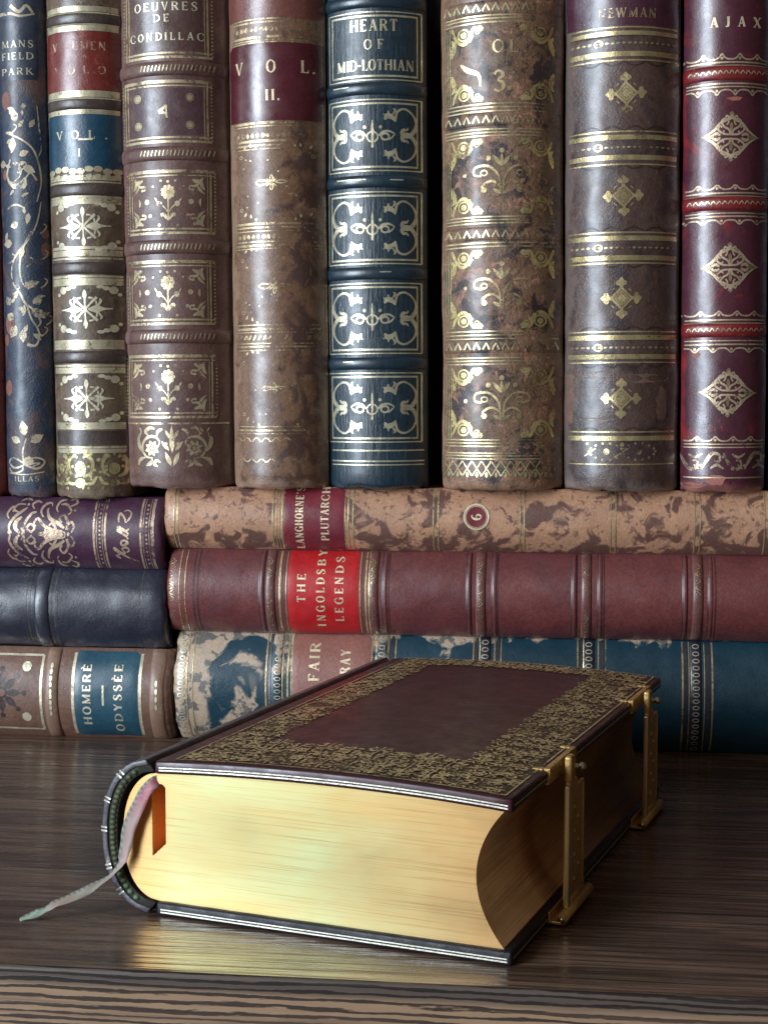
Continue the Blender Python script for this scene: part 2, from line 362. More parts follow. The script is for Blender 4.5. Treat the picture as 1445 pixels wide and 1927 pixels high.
# ------------------------------------------------------------------ shelf and the back of the bookcase
def wood(name, c1, c2, c3, gl, band=False):
    m, n, p, o = nt(name)
    v = coords(n, (3, 7, 1), (6, 55, 55)); vf = coords(n, (0, 0, 0), (22, 420, 420)); vw = coords(n, (9, 2, 0), (9, 60, 60))
    a = mix(n, rng(n, nz(n, v, 1.2, 8, 0.6, 1.2), .35, .65), c1, c2)
    a = mix(n, rng(n, nz(n, vf, 1.0, 5, 0.7), .45, .62, 0, .8), a, c3)
    ww = n.nodes.new('ShaderNodeTexNoise'); ww.inputs['Scale'].default_value = .55; ww.inputs['Detail'].default_value = 7; ww.inputs['Distortion'].default_value = 2.2
    n.links.new(vw, ww.inputs['Vector']); a = mix(n, rng(n, ww.outputs[0], .52, .6, 0, .55), a, c3)
    n.links.new(a, p.inputs['Base Color']); n.links.new(rng(n, nz(n, v, 2, 5), .3, .7, gl-.06, gl+.1), p.inputs['Roughness'])
    b = bump(n, nz(n, vf, 1.0, 4, .6), .35, .012)
    vg = coords(n, (4, 0, 0), (12, 420, 420)); b = bump(n, nz(n, vg, 1.1, 2, .5, .3), .9, .06, b)
    n.links.new(b, p.inputs['Normal']); p.inputs['Specular IOR Level'].default_value = .5
    return m
def edge_wood():
    m, n, p, o = nt('shelf_edge_oak')
    v = coords(n, (0, 0, 4), (7, 120, 120)); w2 = coords(n, (2, 0, 0), (30, 900, 900)); v5 = coords(n, (0, 0, 4), (60, 500, 500))
    s0 = n.nodes.new('ShaderNodeSeparateXYZ'); n.links.new(coords(n), s0.inputs[0])
    d = mth(n, 'ADD', mth(n, 'MULTIPLY', s0.outputs[2], 7.5), mth(n, 'MULTIPLY', nz(n, v, .9, 3, .5, .4), 4.0)); d = mth(n, 'ADD', d, mth(n, 'MULTIPLY', nz(n, v5, 1.0, 4, .7), 1.1))
    f = rng(n, mth(n, 'ADD', mth(n, 'ABSOLUTE', mth(n, 'SUBTRACT', mth(n, 'FRACT', d), .5)), mth(n, 'MULTIPLY', nz(n, v, 2.3, 5, .7), .5)), .48, .58)
    a = mix(n, f, mix(n, nz(n, v5, .7, 4), (.25, .155, .095), (.34, .22, .135)), (.045, .030, .022))
    a = mix(n, rng(n, nz(n, w2, .5, 4), .5, .64, 0, .6), a, (.10, .062, .045))
    s = n.nodes.new('ShaderNodeSeparateXYZ'); n.links.new(coords(n), s.inputs[0])
    top = rng(n, mth(n, 'ADD', s.outputs[2], mth(n, 'MULTIPLY', nz(n, v, 1.5, 3), .25)), -.30, -.10)
    a = mix(n, top, a, mix(n, f, (.085, .062, .050), (.018, .014, .013))); n.links.new(a, p.inputs['Base Color'])
    p.inputs['Roughness'].default_value = .42
    n.links.new(bump(n, f, .3, .02), p.inputs['Normal']); return m
SHELF = wood('dark_walnut_laminate', (.120, .073, .052), (.190, .120, .085), (.036, .022, .016), .22)
def build_shelf():
    prof = [(13.4, 0), (-19.58, 0)]
    r = .10
    for k in range(1, 9): a = math.pi/2*k/8; prof.append((-19.58-r*math.sin(a), -r+r*math.cos(a)))
    prof += [(-19.68, -2.2), (13.4, -2.2)]
    xs = [-40+80*i/16 for i in range(17)]; vs = []; fs = []; k = len(prof)
    for x in xs:
        for y, z in prof: vs.append((x, y, z))
    for i in range(16):
        for j in range(k-1): a = i*k+j; fs.append((a, a+1, a+k+1, a+k))
        fs.append((i*k+k-1, i*k, (i+1)*k, (i+1)*k+k-1))
    fs += [tuple(range(k))[::-1], tuple(16*k+q for q in range(k))]
    o = link('shelf', vs, fs, [SHELF, edge_wood()], None, smooth=True)
    for p in o.data.polygons:
        c = p.center
        if c.y < -.1959 and c.z > -.0219: p.material_index = 1
        if abs(c.y+.0298) < .17 or len(p.vertices) > 4: p.use_smooth = False
    o['kind'] = 'structure'
build_shelf()
bp = box('back_panel', -40, 40, 13.4, 14.6, -2.2, 60, wood('back_panel_wood', (.03, .018, .013), (.045, .027, .02), (.015, .01, .008), .5), None); bp['kind'] = 'structure'

# ------------------------------------------------------------------ lying stacks
TAN = leather('mottled_tan_calf', (.50, .305, .20), (.36, .22, .15), scuff=(.22, .10, .06), scuff_amt=.60, rough=.42, mott=.8, spots=(.115, .060, .050), spot_amt=.565, spot_scale=1.5, grain=.4, sharp=.035, grad=[(0, -1.0, -.2, .12, 0), (2, 19.0, 21.5, 0, -.08)])
PLUM = leather('plum_brown_calf', (.110, .034, .044), (.185, .052, .052), scuff=(.065, .024, .032), scuff_amt=.60, rough=.36, mott=.55, grain=.3, coat=.35)
PLUMB = leather('plum_raised_cord', (.12, .05, .055), (.17, .075, .07), scuff=(.30, .19, .15), scuff_amt=.60, rough=.34, mott=.9, grain=.35)
BLUEM = leather('cream_and_blue_calf', (.52, .45, .36), (.40, .35, .29), scuff=(.16, .19, .19), scuff_amt=.67, rough=.38, mott=.7, spots=(.006, .040, .058), spot_amt=.50, spot_scale=.75, grain=.3, grad=[(2, 20.6, 21.3, .04, -.3), (2, 9, 15, .20, 0), (0, 1.45, 1.82, 0, -.2)], sharp=.025)
DKBAND = leather('dark_groove_leather', (.02, .022, .03), (.05, .045, .05), rough=.4)
REDL = leather('scarlet_label', (.50, .012, .018), (.40, .009, .014), rough=.4, mott=.6, grain=.15, coat=.1)
WINE = leather('wine_label', (.20, .022, .038), (.14, .022, .04), scuff=(.10, .03, .05), scuff_amt=.66, rough=.34, grain=.2)
PINKL = leather('faded_brown_label', (.30, .135, .115), (.25, .12, .11), scuff=(.34, .2, .18), scuff_amt=.64, rough=.36, grain=.3)
PURP = leather('purple_cloth_leather', (.042, .015, .045), (.070, .022, .048), scuff=(.05, .03, .04), scuff_amt=.66, rough=.42, mott=.5, grain=.2)
SLATE = leather('slate_black_calf', (.014, .019, .032), (.028, .036, .055), scuff=(.07, .05, .05), scuff_amt=.64, rough=.30, mott=.6, grain=.3, coat=.6)
TEAL = leather('teal_label', (.012, .066, .095), (.02, .10, .135), rough=.34, grain=.2, mott=.6)
BRN = leather('worn_brown_calf', (.13, .075, .055), (.21, .125, .095), scuff=(.33, .22, .17), scuff_amt=.60, rough=.4, mott=.8, grain=.4)
RBAND = leather('rubbed_tan_cord', (.27, .18, .135), (.20, .13, .10), scuff=(.12, .07, .055), scuff_amt=.6, rough=.42, grain=.35)
G_LINE = gilt('gilt_rules', (.74, .62, .40), wear=.40)
G_SILV = gilt('pale_gilt', (.80, .76, .64), wear=.36, metal=.6)
G_WORN = gilt('worn_gilt', (.62, .50, .33), wear=.47)
G_PINK = gilt('rosy_gilt', (.60, .46, .38), wear=.42, metal=.55)
G_INK = gilt('lettering_gilt', (.80, .70, .52), wear=.36, metal=.45, rough=.42)
BLIND = leather('blind_tooling', (.030, .016, .018), (.045, .024, .026), rough=.4)
BLINDB = leather('blind_tooling_dark', (.012, .014, .02), (.03, .03, .038), rough=.4)

zF0, zF1, zE1, zD1 = 0.0, 3.66, 6.42, 8.46
zC1, zB1, zA1 = 3.02, 5.70, 8.08

# F : Vanity Fair
b = Book('cream and marbled blue book with faded pink FAIR label, bottom of the right stack', 'lie_r', 0, 0, 325, BLUEM, H=22, group=GRS, rest=(zF0, zF1), seedv=1, alpha=50, Y=.75)
yc = 1285
for xb in (513, 716, 911, 1107, 1309): b.band(b.V(xb+(6 if xb == 513 else 0), yc), .19, .055, BLUEM if xb < 900 else SLATE)
D = b.draw()
for x, wd in ((351, .05), (362, .03), (500, .05), (531, .03), (541, .05), (548, .03), (698, .03), (706, .05), (728, .06), (742, .03), (889, .04), (901, .03), (929, .05), (941, .03), (1086, .04), (1097, .03), (1125, .04), (1139, .03), (1284, .05), (1296, .03), (1325, .03), (1340, .05)):
    b.hl(D, b.V(x, yc), wd)
D.make('gilt_rules', G_LINE, b.e)
D = b.draw(.006)
for x in (507, 736, 895, 935, 1091, 1132, 1290, 1332): b.hl(D, b.V(x, yc), .09)
D.make('dark_fillets', DKBAND, b.e)
D = b.draw(.012)
for xb in (341, 519, 716, 911, 1107, 1309):
    v = b.V(xb+(3 if xb == 519 else 0), yc)
    for k in range(17):
        x = (-.88+1.76*k/16)*b.w/2
        D.ring(x, v, .055, .10, .024, 10)
D.make('gilt_chain', G_SILV, b.e)
lb = b.patch(b.V(548, yc), b.V(697, yc), PINKL, wob=.04)
D = Draw(b.surf, .024); vv = b.V(592, 1245); x0, x1 = b.X(592, 1282), b.X(592, 1210)
D.text('FAIR', (x0+x1)/2, vv, .34, x1-x0); D.text('VANITY', (x0+x1)/2-1.55, vv, .34, 1.25)
D.text('THACKERAY', b.X(650, 1232)-1.0, b.V(650, 1245), .32, 2.3)
D.make('title_lettering', G_INK, lb)

# E : Ingoldsby Legends
b = Book('plum leather book with a bright red INGOLDSBY LEGENDS label, middle of the right stack', 'lie_r', 0, 0, 311, PLUM, H=22, group=GRS, rest=(zF1, zE1), seedv=2, Y=.6)
yc = 1108
for xb in (508, 702, 904, 1103, 1313): b.band(b.V(xb, yc), .17, .07, PLUMB)
for xb in (484, 716, 874, 922, 1072, 1121, 1281, 1329): b.band(b.V(xb+8, yc), .075, .035)
D = b.draw(.004)
for xb in (487, 497, 719, 731, 877, 886, 925, 936, 1075, 1085, 1124, 1136, 1284, 1293, 1332, 1346, 364, 372): b.hl(D, b.V(xb, yc), .035)
D.make('blind_fillets', BLIND, b.e)
D = b.draw()
for x, wd in ((337, .03), (348, .03), (526, .06), (538, .025), (677, .03), (688, .06), (694, .02)): b.hl(D, b.V(x, yc), wd)
D.make('gilt_rules', G_LINE, b.e)
D = b.draw(.012)
for xb in (323, 508, 702, 904, 1103, 1313):
    v = b.V(xb, yc); big = 1.5 if xb == 323 else 1
    for k in range(11):
        x = (-.72+1.44*k/10)*b.w/2; sg = 1 if k % 2 else -1
        D.stroke([(x-.10, v-.07*sg*big, .02), (x-.02, v+.06*sg*big, .05), (x+.04, v+.02*sg, .03), (x+.10, v-.05*sg*big, .025)])
        if rnd.random() < .7: D.dot(x, v-.05*sg*big, .025)
D.make('gilt_scrollwork', G_PINK if False else G_WORN, b.e)
lb = b.patch(b.V(541, yc), b.V(674, yc), REDL, off=.014)
D = Draw(b.surf, .022)
for txt, xx, ya, yb in (('THE', 567, 1133, 1080), ('INGOLDSBY', 603, 1177, 1034), ('LEGENDS', 638, 1168, 1048)):
    x0, x1 = b.X(xx, ya), b.X(xx, yb); D.text(txt, (x0+x1)/2, b.V(xx, yc), .27, x1-x0, gap=.42)
D.make('title_lettering', G_INK, lb)

# D : Plutarch
b = Book('mottled tan book with PLUTARCH label and red disc, top of the right stack', 'lie_r', 0, 0, 304, TAN, H=21.5, group=GRS, rest=(zE1, zD1), seedv=3, Y=.55, alpha=55)
yc = 968
D = b.draw()
for x, wd in ((327, .035), (334, .035), (513, .035), (520, .03), (525, .02), (531, .035), (649, .02), (655, .045), (664, .04), (815, .035), (824, .045), (978, .035), (986, .045), (1149, .03), (1158, .04), (1307, .03), (1317, .04), (1438, .04)): b.hl(D, b.V(x, yc), wd)
D.make('gilt_rules', G_LINE, b.e)
lb = b.patch(b.V(533, yc), b.V(648, yc), WINE, wob=.03)
D = Draw(b.surf, .024)
for txt, xx, ya, yb in (("LANGHORNE'S", 563, 1030, 905), ('PLUTARCH', 611, 1016, 917)):
    x0, x1 = b.X(xx, ya), b.X(xx, yb); D.text(txt, (x0+x1)/2, b.V(xx, yc), .26, min(x1-x0, b.w*.96), gap=.2)
D.make('title_lettering', G_INK, lb)
cxp, cvp = b.px(896, 973)
D = Draw(b.surf, .018); D.dot(cxp, cvp, .37, n=28); dl = D.make('number_label', WINE, b.e)
D = Draw(b.surf, .026); D.ring(cxp, cvp, .385, .385, .055, 30); D.ring(cxp, cvp, .33, .33, .012, 24); D.text('6', cxp, cvp, .30); D.make('number_lettering', G_INK, dl)

# C : Homere Odyssee
b = Book('brown book with teal HOMERE ODYSSEE label, bottom of the left stack', 'lie_l', 0, 0, 316, BRN, H=21, group=GL, rest=(0, zC1), seedv=4, Y=.6, alpha=48)
yc = 1300
b.band(b.V(97, yc), .24, .09, RBAND); b.band(b.V(295, yc), .26, .08, RBAND)
D = b.draw()
b.hl(D, b.V(137, yc), .09, -.9, .9); b.hl(D, b.V(263, yc), .09, -.9, .9)
x0, x1 = -b.w*.40, b.w*.42; v1 = b.V(77, yc)
D.line(x0, v1, x1, v1, .08); D.line(x0, v1, x0, v1+6, .06); D.line(x1, v1, x1, v1+6, .06)
for yy in (1254, 1348): D.dot(b.X(52, yy), b.V(52, yy), .16, n=14)
for k in range(9): D.dot(-.6+.19*k+rnd.uniform(-.03, .03), b.V(97, yc), .085, .05)
for k in range(4): D.dot(-.3+.25*k, b.V(295, yc), .10, .045)
D.make('gilt_frame', G_SILV, b.e)
D = b.draw(.006); cx_, cv_ = 0.05, b.V(3, yc)
for k in range(8):
    a = k*math.pi/4; D.leaf(cx_+.15*math.cos(a), cv_+.15*math.sin(a), .55, .28, a); D.dot(cx_+.78*math.cos(a), cv_+.78*math.sin(a), .09)
D.ring(cx_, cv_, .16, .16, .06)
D.make('blind_flower', BLIND, b.e)
lb = b.patch(b.V(141, yc), b.V(259, yc), TEAL, x1=b.w*.47, x0=-b.w*.47)
D = Draw(b.surf, .024)
for txt, xx, ya, yb in (('HOMERe', 163, 1362, 1250), ('ODYSSeE', 222, 1375, 1250)):
    x0, x1 = b.X(xx, ya), b.X(xx, yb); D.text(txt, (x0+x1)/2, b.V(xx, yc), .27, x1-x0, gap=.2, wk=1.25)
D.line(b.X(194, 1327), b.V(194, yc), b.X(194, 1290), b.V(194, yc), .06)
D.make('title_lettering', G_SILV, lb)

# B : dark
b = Book('plain slate black leather book without lettering, middle of the left stack', 'lie_l', 0, 0, 309, SLATE, H=21, group=GL, rest=(zC1, zB1), seedv=5, Y=.65, lump=.05)
yc = 1140
b.band(b.V(78, yc), .26, .07)
D = b.draw(.004)
for x, wd in ((50, .04), (57, .03), (97, .04), (108, .03), (262, .03)): b.hl(D, b.V(x, yc), wd)
D.make('blind_fillets', BLINDB, b.e)
D = b.draw(.009)
for x in (53, 103, 264): b.hl(D, b.V(x, yc), .012)
D.make('faded_rules', gilt('dull_rule', (.25, .22, .2), wear=.45, metal=.3), b.e)

# A : purple
b = Book('purple book with rosy gilt fan ornament and script title, top of the left stack', 'lie_l', 0, 0, 304, PURP, H=21, group=GL, rest=(zB1, zA1), seedv=6, Y=.6, rnd_end=.2)
yc = 997
D = b.draw()
for x, wd in ((177, .06), (182, .02), (193, .02), (198, .06), (265, .06), (270, .02), (281, .02), (287, .09)): b.hl(D, b.V(x, yc), wd)
for xx in (188, 276):
    for k in range(15): D.dot((-.8+1.6*k/14)*b.w/2, b.V(xx, yc), .035)
D.make('gilt_rules', G_PINK, b.e)
D = b.draw()
v0 = b.V(233, yc); q = .0135
def scr(pts): D.stroke([(-(y-330)*.00459, v0-(x-865)*.00459, ww*.0115) for x, y, ww in pts])
# flowing signature, letter by letter (measured on an enlargement of the spine)
scr([(960, 520, 3), (900, 500, 4), (850, 470, 6), (795, 425, 7), (800, 440, 6), (830, 470, 4), (800, 480, 4), (830, 500, 4)])
scr([(795, 425, 6), (835, 455, 6), (870, 462, 4), (850, 430, 4), (885, 420, 5), (900, 440, 4), (880, 455, 4)])
scr([(880, 405, 5), (850, 400, 6), (850, 375, 5), (880, 370, 5), (895, 390, 5), (870, 400, 4), (900, 375, 4)])
scr([(900, 360, 4), (880, 335, 5), (825, 300, 7), (835, 295, 5), (880, 335, 6), (900, 320, 4), (870, 300, 6), (825, 275, 6), (840, 275, 4), (885, 300, 5), (905, 285, 4)])
scr([(830, 240, 3), (825, 210, 5), (835, 180, 6), (870, 215, 5), (880, 240, 4), (905, 215, 5), (915, 180, 4), (890, 160, 3), (860, 165, 3)])
D.make('script_title', G_PINK, b.e)
D = b.draw(); cv = b.V(82, yc); K = 1/58.0
def P(x, y, ww): return (-(y-340)/3.706*K*1.08, cv-(x-305)/3.706*K*1.05, ww/3.706*K*1.25)
for sg in (1, -1):
    def Q(l): D.stroke([P(x, 340+sg*(y-340), ww) for x, y, ww in l])
    Q([(440, 345, 10), (400, 350, 22), (340, 345, 26), (270, 345, 6)])
    Q([(440, 320, 12), (380, 315, 18), (310, 285, 16), (265, 240, 14), (240, 270, 10), (255, 290, 6)])
    Q([(450, 300, 12), (410, 270, 20), (350, 240, 18), (325, 185, 10), (335, 175, 4)])
    Q([(470, 310, 14), (475, 260, 14), (440, 215, 12), (415, 240, 10), (435, 265, 8)])
    Q([(470, 215, 6), (490, 190, 10), (450, 150, 12), (410, 150, 8)])
    Q([(330, 345, 6), (330, 305, 16), (305, 345, 4)])
    Q([(170, 340, 10), (175, 270, 14), (215, 210, 14), (250, 200, 8)])
    Q([(230, 330, 10), (190, 305, 12), (215, 275, 12), (245, 300, 10), (225, 325, 8)])
    Q([(75, 335, 10), (65, 290, 12), (100, 230, 16), (150, 190, 14), (180, 170, 6)])
    Q([(140, 335, 10), (110, 300, 22), (115, 260, 22), (150, 230, 12)])
    Q([(120, 200, 6), (85, 180, 12), (110, 150, 10), (160, 150, 6)])
    Q([(500, 330, 6), (520, 290, 10), (500, 260, 12), (480, 280, 7)]); Q([(380, 345, 5), (395, 310, 12), (370, 270, 14), (345, 285, 7)])
    Q([(300, 230, 6), (280, 190, 12), (300, 150, 14), (340, 140, 8), (350, 160, 5)]); Q([(230, 180, 5), (210, 150, 12), (240, 130, 12), (270, 140, 6)]); Q([(480, 160, 6), (520, 140, 12), (500, 115, 10), (470, 125, 5)])
    Q([(60, 240, 5), (45, 210, 10), (70, 170, 12), (95, 165, 5)]); Q([(150, 300, 6), (165, 330, 12), (150, 345, 5)]); Q([(400, 200, 5), (385, 170, 10), (400, 130, 12), (440, 120, 6)]); Q([(120, 130, 5), (160, 115, 12), (200, 125, 6)])
    for x, y in ((290, 165), (180, 150), (515, 185), (85, 190), (480, 345)): D.dot(*P(x, 340+sg*(y-340), 1)[:2], .045)
D.dot(*P(70, 330, 1)[:2], .075); D.ring(*P(437, 343, 1)[:2], .11, .11, .035, 14); D.dot(*P(437, 343, 1)[:2], .05)
D.make('gilt_fan_ornament', G_PINK, b.e)

# ------------------------------------------------------------------ the standing row
zR, zL = zD1+.004, zA1+.004
def lines(b, D, xc, L):
    for y, wd in L: b.hl(D, b.V(xc, y), wd/58.8, -.93, .93)
def panel(b, x0, x1, y0, y1):
    xc = (x0+x1)/2; ym = (y0+y1)/2
    return b.X(x0, ym), b.X(x1, ym), b.V(xc, y0), b.V(xc, y1)

# 0 : red sliver at far left
b = Book('narrow strip of a red brown leather book at the far left of the upper row', 'stand', -95, 8, 930, leather('red_brown_calf', (.12, .02, .015), (.16, .03, .02), rough=.45), rest=zL, group=GR, seedv=7, Y=.9)
b.band(4, .2, .06); b.band(8, .2, .06)

# 1 : Mansfield Park, floral
NAVYF = leather('navy_floral_leather', (.016, .032, .056), (.026, .046, .074), scuff=(.13, .07, .06), scuff_amt=.65, rough=.40, mott=.5, spots=(.085, .055, .055), spot_amt=.60, spot_scale=.6, grain=.6, sharp=.06, rub=((.15, .10, .10), 18, .9, .85))
b = Book('slim navy book with trailing gilt flowers and MANSFIELD PARK title, upper row', 'stand', 5, 100, 925, NAVYF, rest=zL, group=GR, seedv=8, Y=.75, alpha=62)
G_VINE = gilt('faded_vine_gilt', (.50, .44, .36), wear=.42, metal=.4, rough=.42)
lb = b.patch(b.V(45, 150), b.V(45, 34), leather('navy_label', (.02, .032, .05), (.03, .045, .065), rough=.38), x0=-b.w*.45, x1=b.w*.36)
D = Draw(b.surf, .024)
for txt, y in (('MANS', 82), ('FIELD', 105), ('PARK', 134)):
    xa, xb = b.X(5, y), b.X(64, y); D.text(txt, (xa+xb)/2, b.V(36, y), .22, xb-xa, gap=.15)
D.make('title_lettering', gilt('pale_lettering', (.5, .48, .42), wear=.4, metal=.4), lb)
D = b.draw(); K = 58.8
def VP(l, k=1.0): D.stroke([(*b.px(x, y), ww/K*k) for x, y, ww in l])
VP([(78, 380, 1.5), (70, 420, 2.5), (55, 450, 3), (35, 475, 4), (24, 500, 3), (25, 530, 3), (38, 550, 4), (48, 570, 4), (66, 585, 3), (77, 605, 3), (72, 615, 2)])
VP([(60, 435, 2.5), (45, 465, 3.5), (38, 500, 3), (42, 530, 3), (50, 540, 2)])
VP([(50, 570, 2), (60, 600, 3), (70, 615, 3), (75, 632, 3), (68, 650, 4), (52, 648, 6)])
VP([(12, 250, 3), (40, 262, 3), (62, 280, 3), (74, 310, 3), (78, 345, 2), (70, 380, 2)])
VP([(70, 200, 1.5), (74, 240, 2), (78, 280, 2), (70, 300, 2)])
VP([(20, 300, 3), (14, 330, 4), (24, 350, 4), (44, 340, 3), (58, 325, 3), (70, 340, 3)])
VP([(14, 395, 3), (30, 385, 3), (48, 392, 2.5)])
VP([(20, 10, 6), (36, 22, 6), (50, 10, 5), (62, 24, 4)])
VP([(0, 30, 6), (20, 26, 5), (40, 30, 4), (66, 26, 3)])
for x, y, L, wd, a in ((30, 230, 22, 13, 100), (22, 285, 24, 14, 80), (36, 292, 18, 10, 20), (12, 310, 16, 12, 170), (44, 312, 22, 12, 330), (40, 360, 26, 12, 70), (34, 355, 20, 10, 140), (55, 400, 20, 8, 260), (35, 420, 16, 12, 200), (24, 458, 20, 14, 180), (45, 465, 22, 9, 250), (46, 540, 26, 12, 20), (60, 580, 26, 14, 320), (28, 600, 16, 14, 150), (44, 595, 20, 8, 80), (44, 620, 22, 12, 270), (32, 612, 24, 16, 240), (22, 575, 18, 12, 120), (56, 240, 16, 8, 60), (18, 215, 10, 8, 45), (48, 820, 26, 15, 100), (40, 832, 20, 12, 155), (58, 832, 24, 14, 30), (56, 858, 18, 16, 260), (40, 200, 9, 9, 0), (66, 560, 14, 14, 300)):
    D.leaf(*b.px(x, y), L/K*1.15, wd/K*1.35, math.radians(a))
VP([(46, 872, 4), (44, 850, 3), (50, 825, 3)]); VP([(46, 872, 3), (30, 862, 4), (20, 868, 4), (28, 880, 4), (44, 876, 3), (62, 862, 3), (80, 864, 3), (84, 872, 3), (70, 882, 4), (46, 874, 3)]); VP([(50, 876, 3), (66, 872, 2.5), (76, 872, 2), (62, 878, 2)])
VP([(20, 880, 3), (26, 890, 3), (42, 886, 3), (44, 876, 2)]); VP([(20, 890, 2), (50, 893, 2), (84, 888, 2)])
b_v = b.V(50, 901); D.text('ILLAS', b.X(50, 901), b_v, .17, .85)
for k in range(34):
    y = rnd.uniform(195, 640); x = 8+rnd.random()*72+(y-200)*.02
    if rnd.random() < .55: D.leaf(*b.px(x, y), rnd.uniform(12, 20)/K, rnd.uniform(6, 10)/K, rnd.uniform(0, 6.3))
    else: VP([(x, y, 2), (x+8, y-6, 2.2), (x+12, y-14, 2), (x+6, y-18, 2)])
D.make('gilt_vine_and_flowers', G_VINE, b.e)
D = b.draw(.007)
for x, y, r in ((14, 640, .12), (18, 730, .16), (88, 470, .14), (86, 440, .1), (20, 610, .2), (12, 190, .18), (10, 330, .1)): D.dot(*b.px(x, y), r, r*1.7)
D.make('rubbed_patch', leather('rubbed_red_leather', (.22, .10, .08), (.17, .08, .07), rough=.5), b.e)

# 2 : red and blue labels, gold snowflakes
OLIVE = leather('olive_brown_calf', (.095, .070, .050), (.16, .125, .09), scuff=(.24, .19, .13), scuff_amt=.57, rough=.36, mott=1.0, grain=.5, spots=(.045, .036, .032), spot_amt=.57, spot_scale=.9, sharp=.06, rub=((.26, .20, .13), 18, .8, 1.2))
b = Book('olive brown book with red label above blue VOL. I label and gilt snowflakes, upper row', 'stand', 98, 238, 928, OLIVE, rest=zL, group=GR, seedv=9, Y=.6)
xc = 166
DKC = leather('dark_cord_leather', (.045, .034, .034), (.075, .058, .055), scuff=(.2, .16, .13), scuff_amt=.62, rough=.34)
for y in (34, 194, 356, 504, 672): b.band(b.V(xc, y), .20, .075, DKC)
G_HVY = gilt('thick_silvery_gilt', (.62, .58, .46), wear=.40, metal=.6, rough=.36)
D = b.draw()
lines(b, D, xc, ((16, 9), (24, 3), (46, 3), (52, 10), (176, 11), (185, 3), (210, 8), (334, 8), (342, 3), (370, 4), (378, 10), (466, 5), (476, 10), (486, 3), (520, 4), (530, 12), (646, 12), (655, 4), (688, 4), (697, 10), (800, 9), (806, 4), (842, 4), (849, 7)))
D.make('gilt_rules', G_HVY, b.e)
RL = leather('faded_red_label', (.18, .026, .022), (.13, .022, .020), scuff=(.26, .10, .09), scuff_amt=.58, rough=.3, coat=.4)
BL = leather('royal_blue_label', (.006, .052, .088), (.010, .070, .115), scuff=(.1, .13, .15), scuff_amt=.66, rough=.28, coat=.45)
lb = b.patch(b.V(xc, 58), b.V(xc, 174), RL)
D = Draw(b.surf, .024); D.text('VOLUMEN', b.X(145, 86), b.V(xc, 86), .26, 1.75, gap=.3); D.text('VOLO', b.X(148, 131), b.V(xc, 131), .24, 1.7, gap=.7); D.text('D', b.X(160, 108), b.V(xc, 108), .14)
D.make('title_lettering', gilt('rubbed_pink_gilt', (.62, .44, .38), wear=.46, metal=.3), lb)
lb = b.patch(b.V(xc, 214), b.V(xc, 318), BL)
D = Draw(b.surf, .024); D.text('VOL.', b.X(150, 253), b.V(xc, 253), .26, 1.7, gap=.75); D.text('I', b.X(150, 287), b.V(xc, 287), .24); D.line(b.X(148, 262), b.V(xc, 262), b.X(175, 262), b.V(xc, 262), .05)
D.make('volume_lettering', G_SILV, lb)
D = Draw(b.surf, .022)
for k in range(9):
    x = (-.86+1.72*k/8)*b.w/2; D.dot(x, b.V(xc, 322)+(.07 if k % 4 in (1, 2) else .0), .14, .10)
    D.dot(x, b.V(xc, 331), .10, .07)
D.make('gilt_scallop', G_HVY, b.e)
SNOW = []
for k in range(4):
    a = math.radians(45+90*k); c, q = math.cos(a), math.sin(a)
    SNOW.append([(0, 0, .16), (.35*c, .35*q, .12), (.62*c, .62*q, .2), (.78*c, .78*q, .16)])
    SNOW.append([(.62*c-.1*q, .62*q+.1*c, .1), (.5*c-.26*q, .5*q+.26*c, .12)]); SNOW.append([(.62*c+.1*q, .62*q-.1*c, .1), (.5*c+.26*q, .5*q-.26*c, .12)])
for sg in (1, -1):
    SNOW.append([(0, 0, .1), (0, .45*sg, .1), (0, .62*sg, .26), (0, .78*sg, .24), (0, .9*sg, .05)])
    SNOW.append([(.15*sg, 0, .1), (.5*sg, 0, .50), (.72*sg, 0, .30), (.85*sg, 0, .16), (1.2*sg, 0, .06)])
    SNOW.append([(.55*sg, .1, .1), (.72*sg, .36, .14), (.66*sg, .48, .06)]); SNOW.append([(.55*sg, -.1, .1), (.72*sg, -.36, .14), (.66*sg, -.48, .06)])
for n_, (x, y) in enumerate(((157, 426), (161, 582), (164, 750))):
    D = b.draw(.014); cx_, cy_ = b.px(x, y); D.motif(SNOW, cx_, cy_, .70*rnd.uniform(.97, 1.03), .70, .46, rnd.uniform(-.03, .03))
    for sx_ in (-1, 1):
        for sy_ in (-1, 1):
            u = cx_+sx_*.78 if sx_ < 0 else cx_+.86; v_ = cy_+sy_*.62
            D.dot(u, v_, .13); D.dot(u-sx_*.2, v_+sy_*.06, .11, .07); D.dot(u-sx_*.38, v_+sy_*.11, .12, .06); D.dot(u+sx_*.16, v_-sy_*.14, .06)
    D.make('gilt_snowflake', G_SILV, b.e)
D = b.draw(.009); lines(b, D, xc, ((824, 24),)); D.make('dark_fillet', DKC, b.e)
D = b.draw(.012)
cy_ = b.V(xc, 885); 
for cxx, k in ((b.X(152, 885), 1.0), (b.X(216, 885), .8), (b.X(118, 885), .6)):
    D.dot(cxx, cy_+.05, .2*k, .26*k); D.dot(cxx, cy_-.42, .18*k, .16*k)
    for sg in (1, -1):
        D.stroke([(cxx+.1*sg, cy_-.2, .09), (cxx+.35*sg*k, cy_-.1, .1), (cxx+.42*sg*k, cy_+.25, .1), (cxx+.25*sg*k, cy_+.48, .12), (cxx+.1*sg, cy_+.4, .06)])
        D.stroke([(cxx+.1*sg, cy_-.45, .05), (cxx+.4*sg*k, cy_-.42, .1), (cxx+.55*sg*k, cy_-.2, .07)])
        D.dot(cxx+.28*sg*k, cy_+.12, .05)
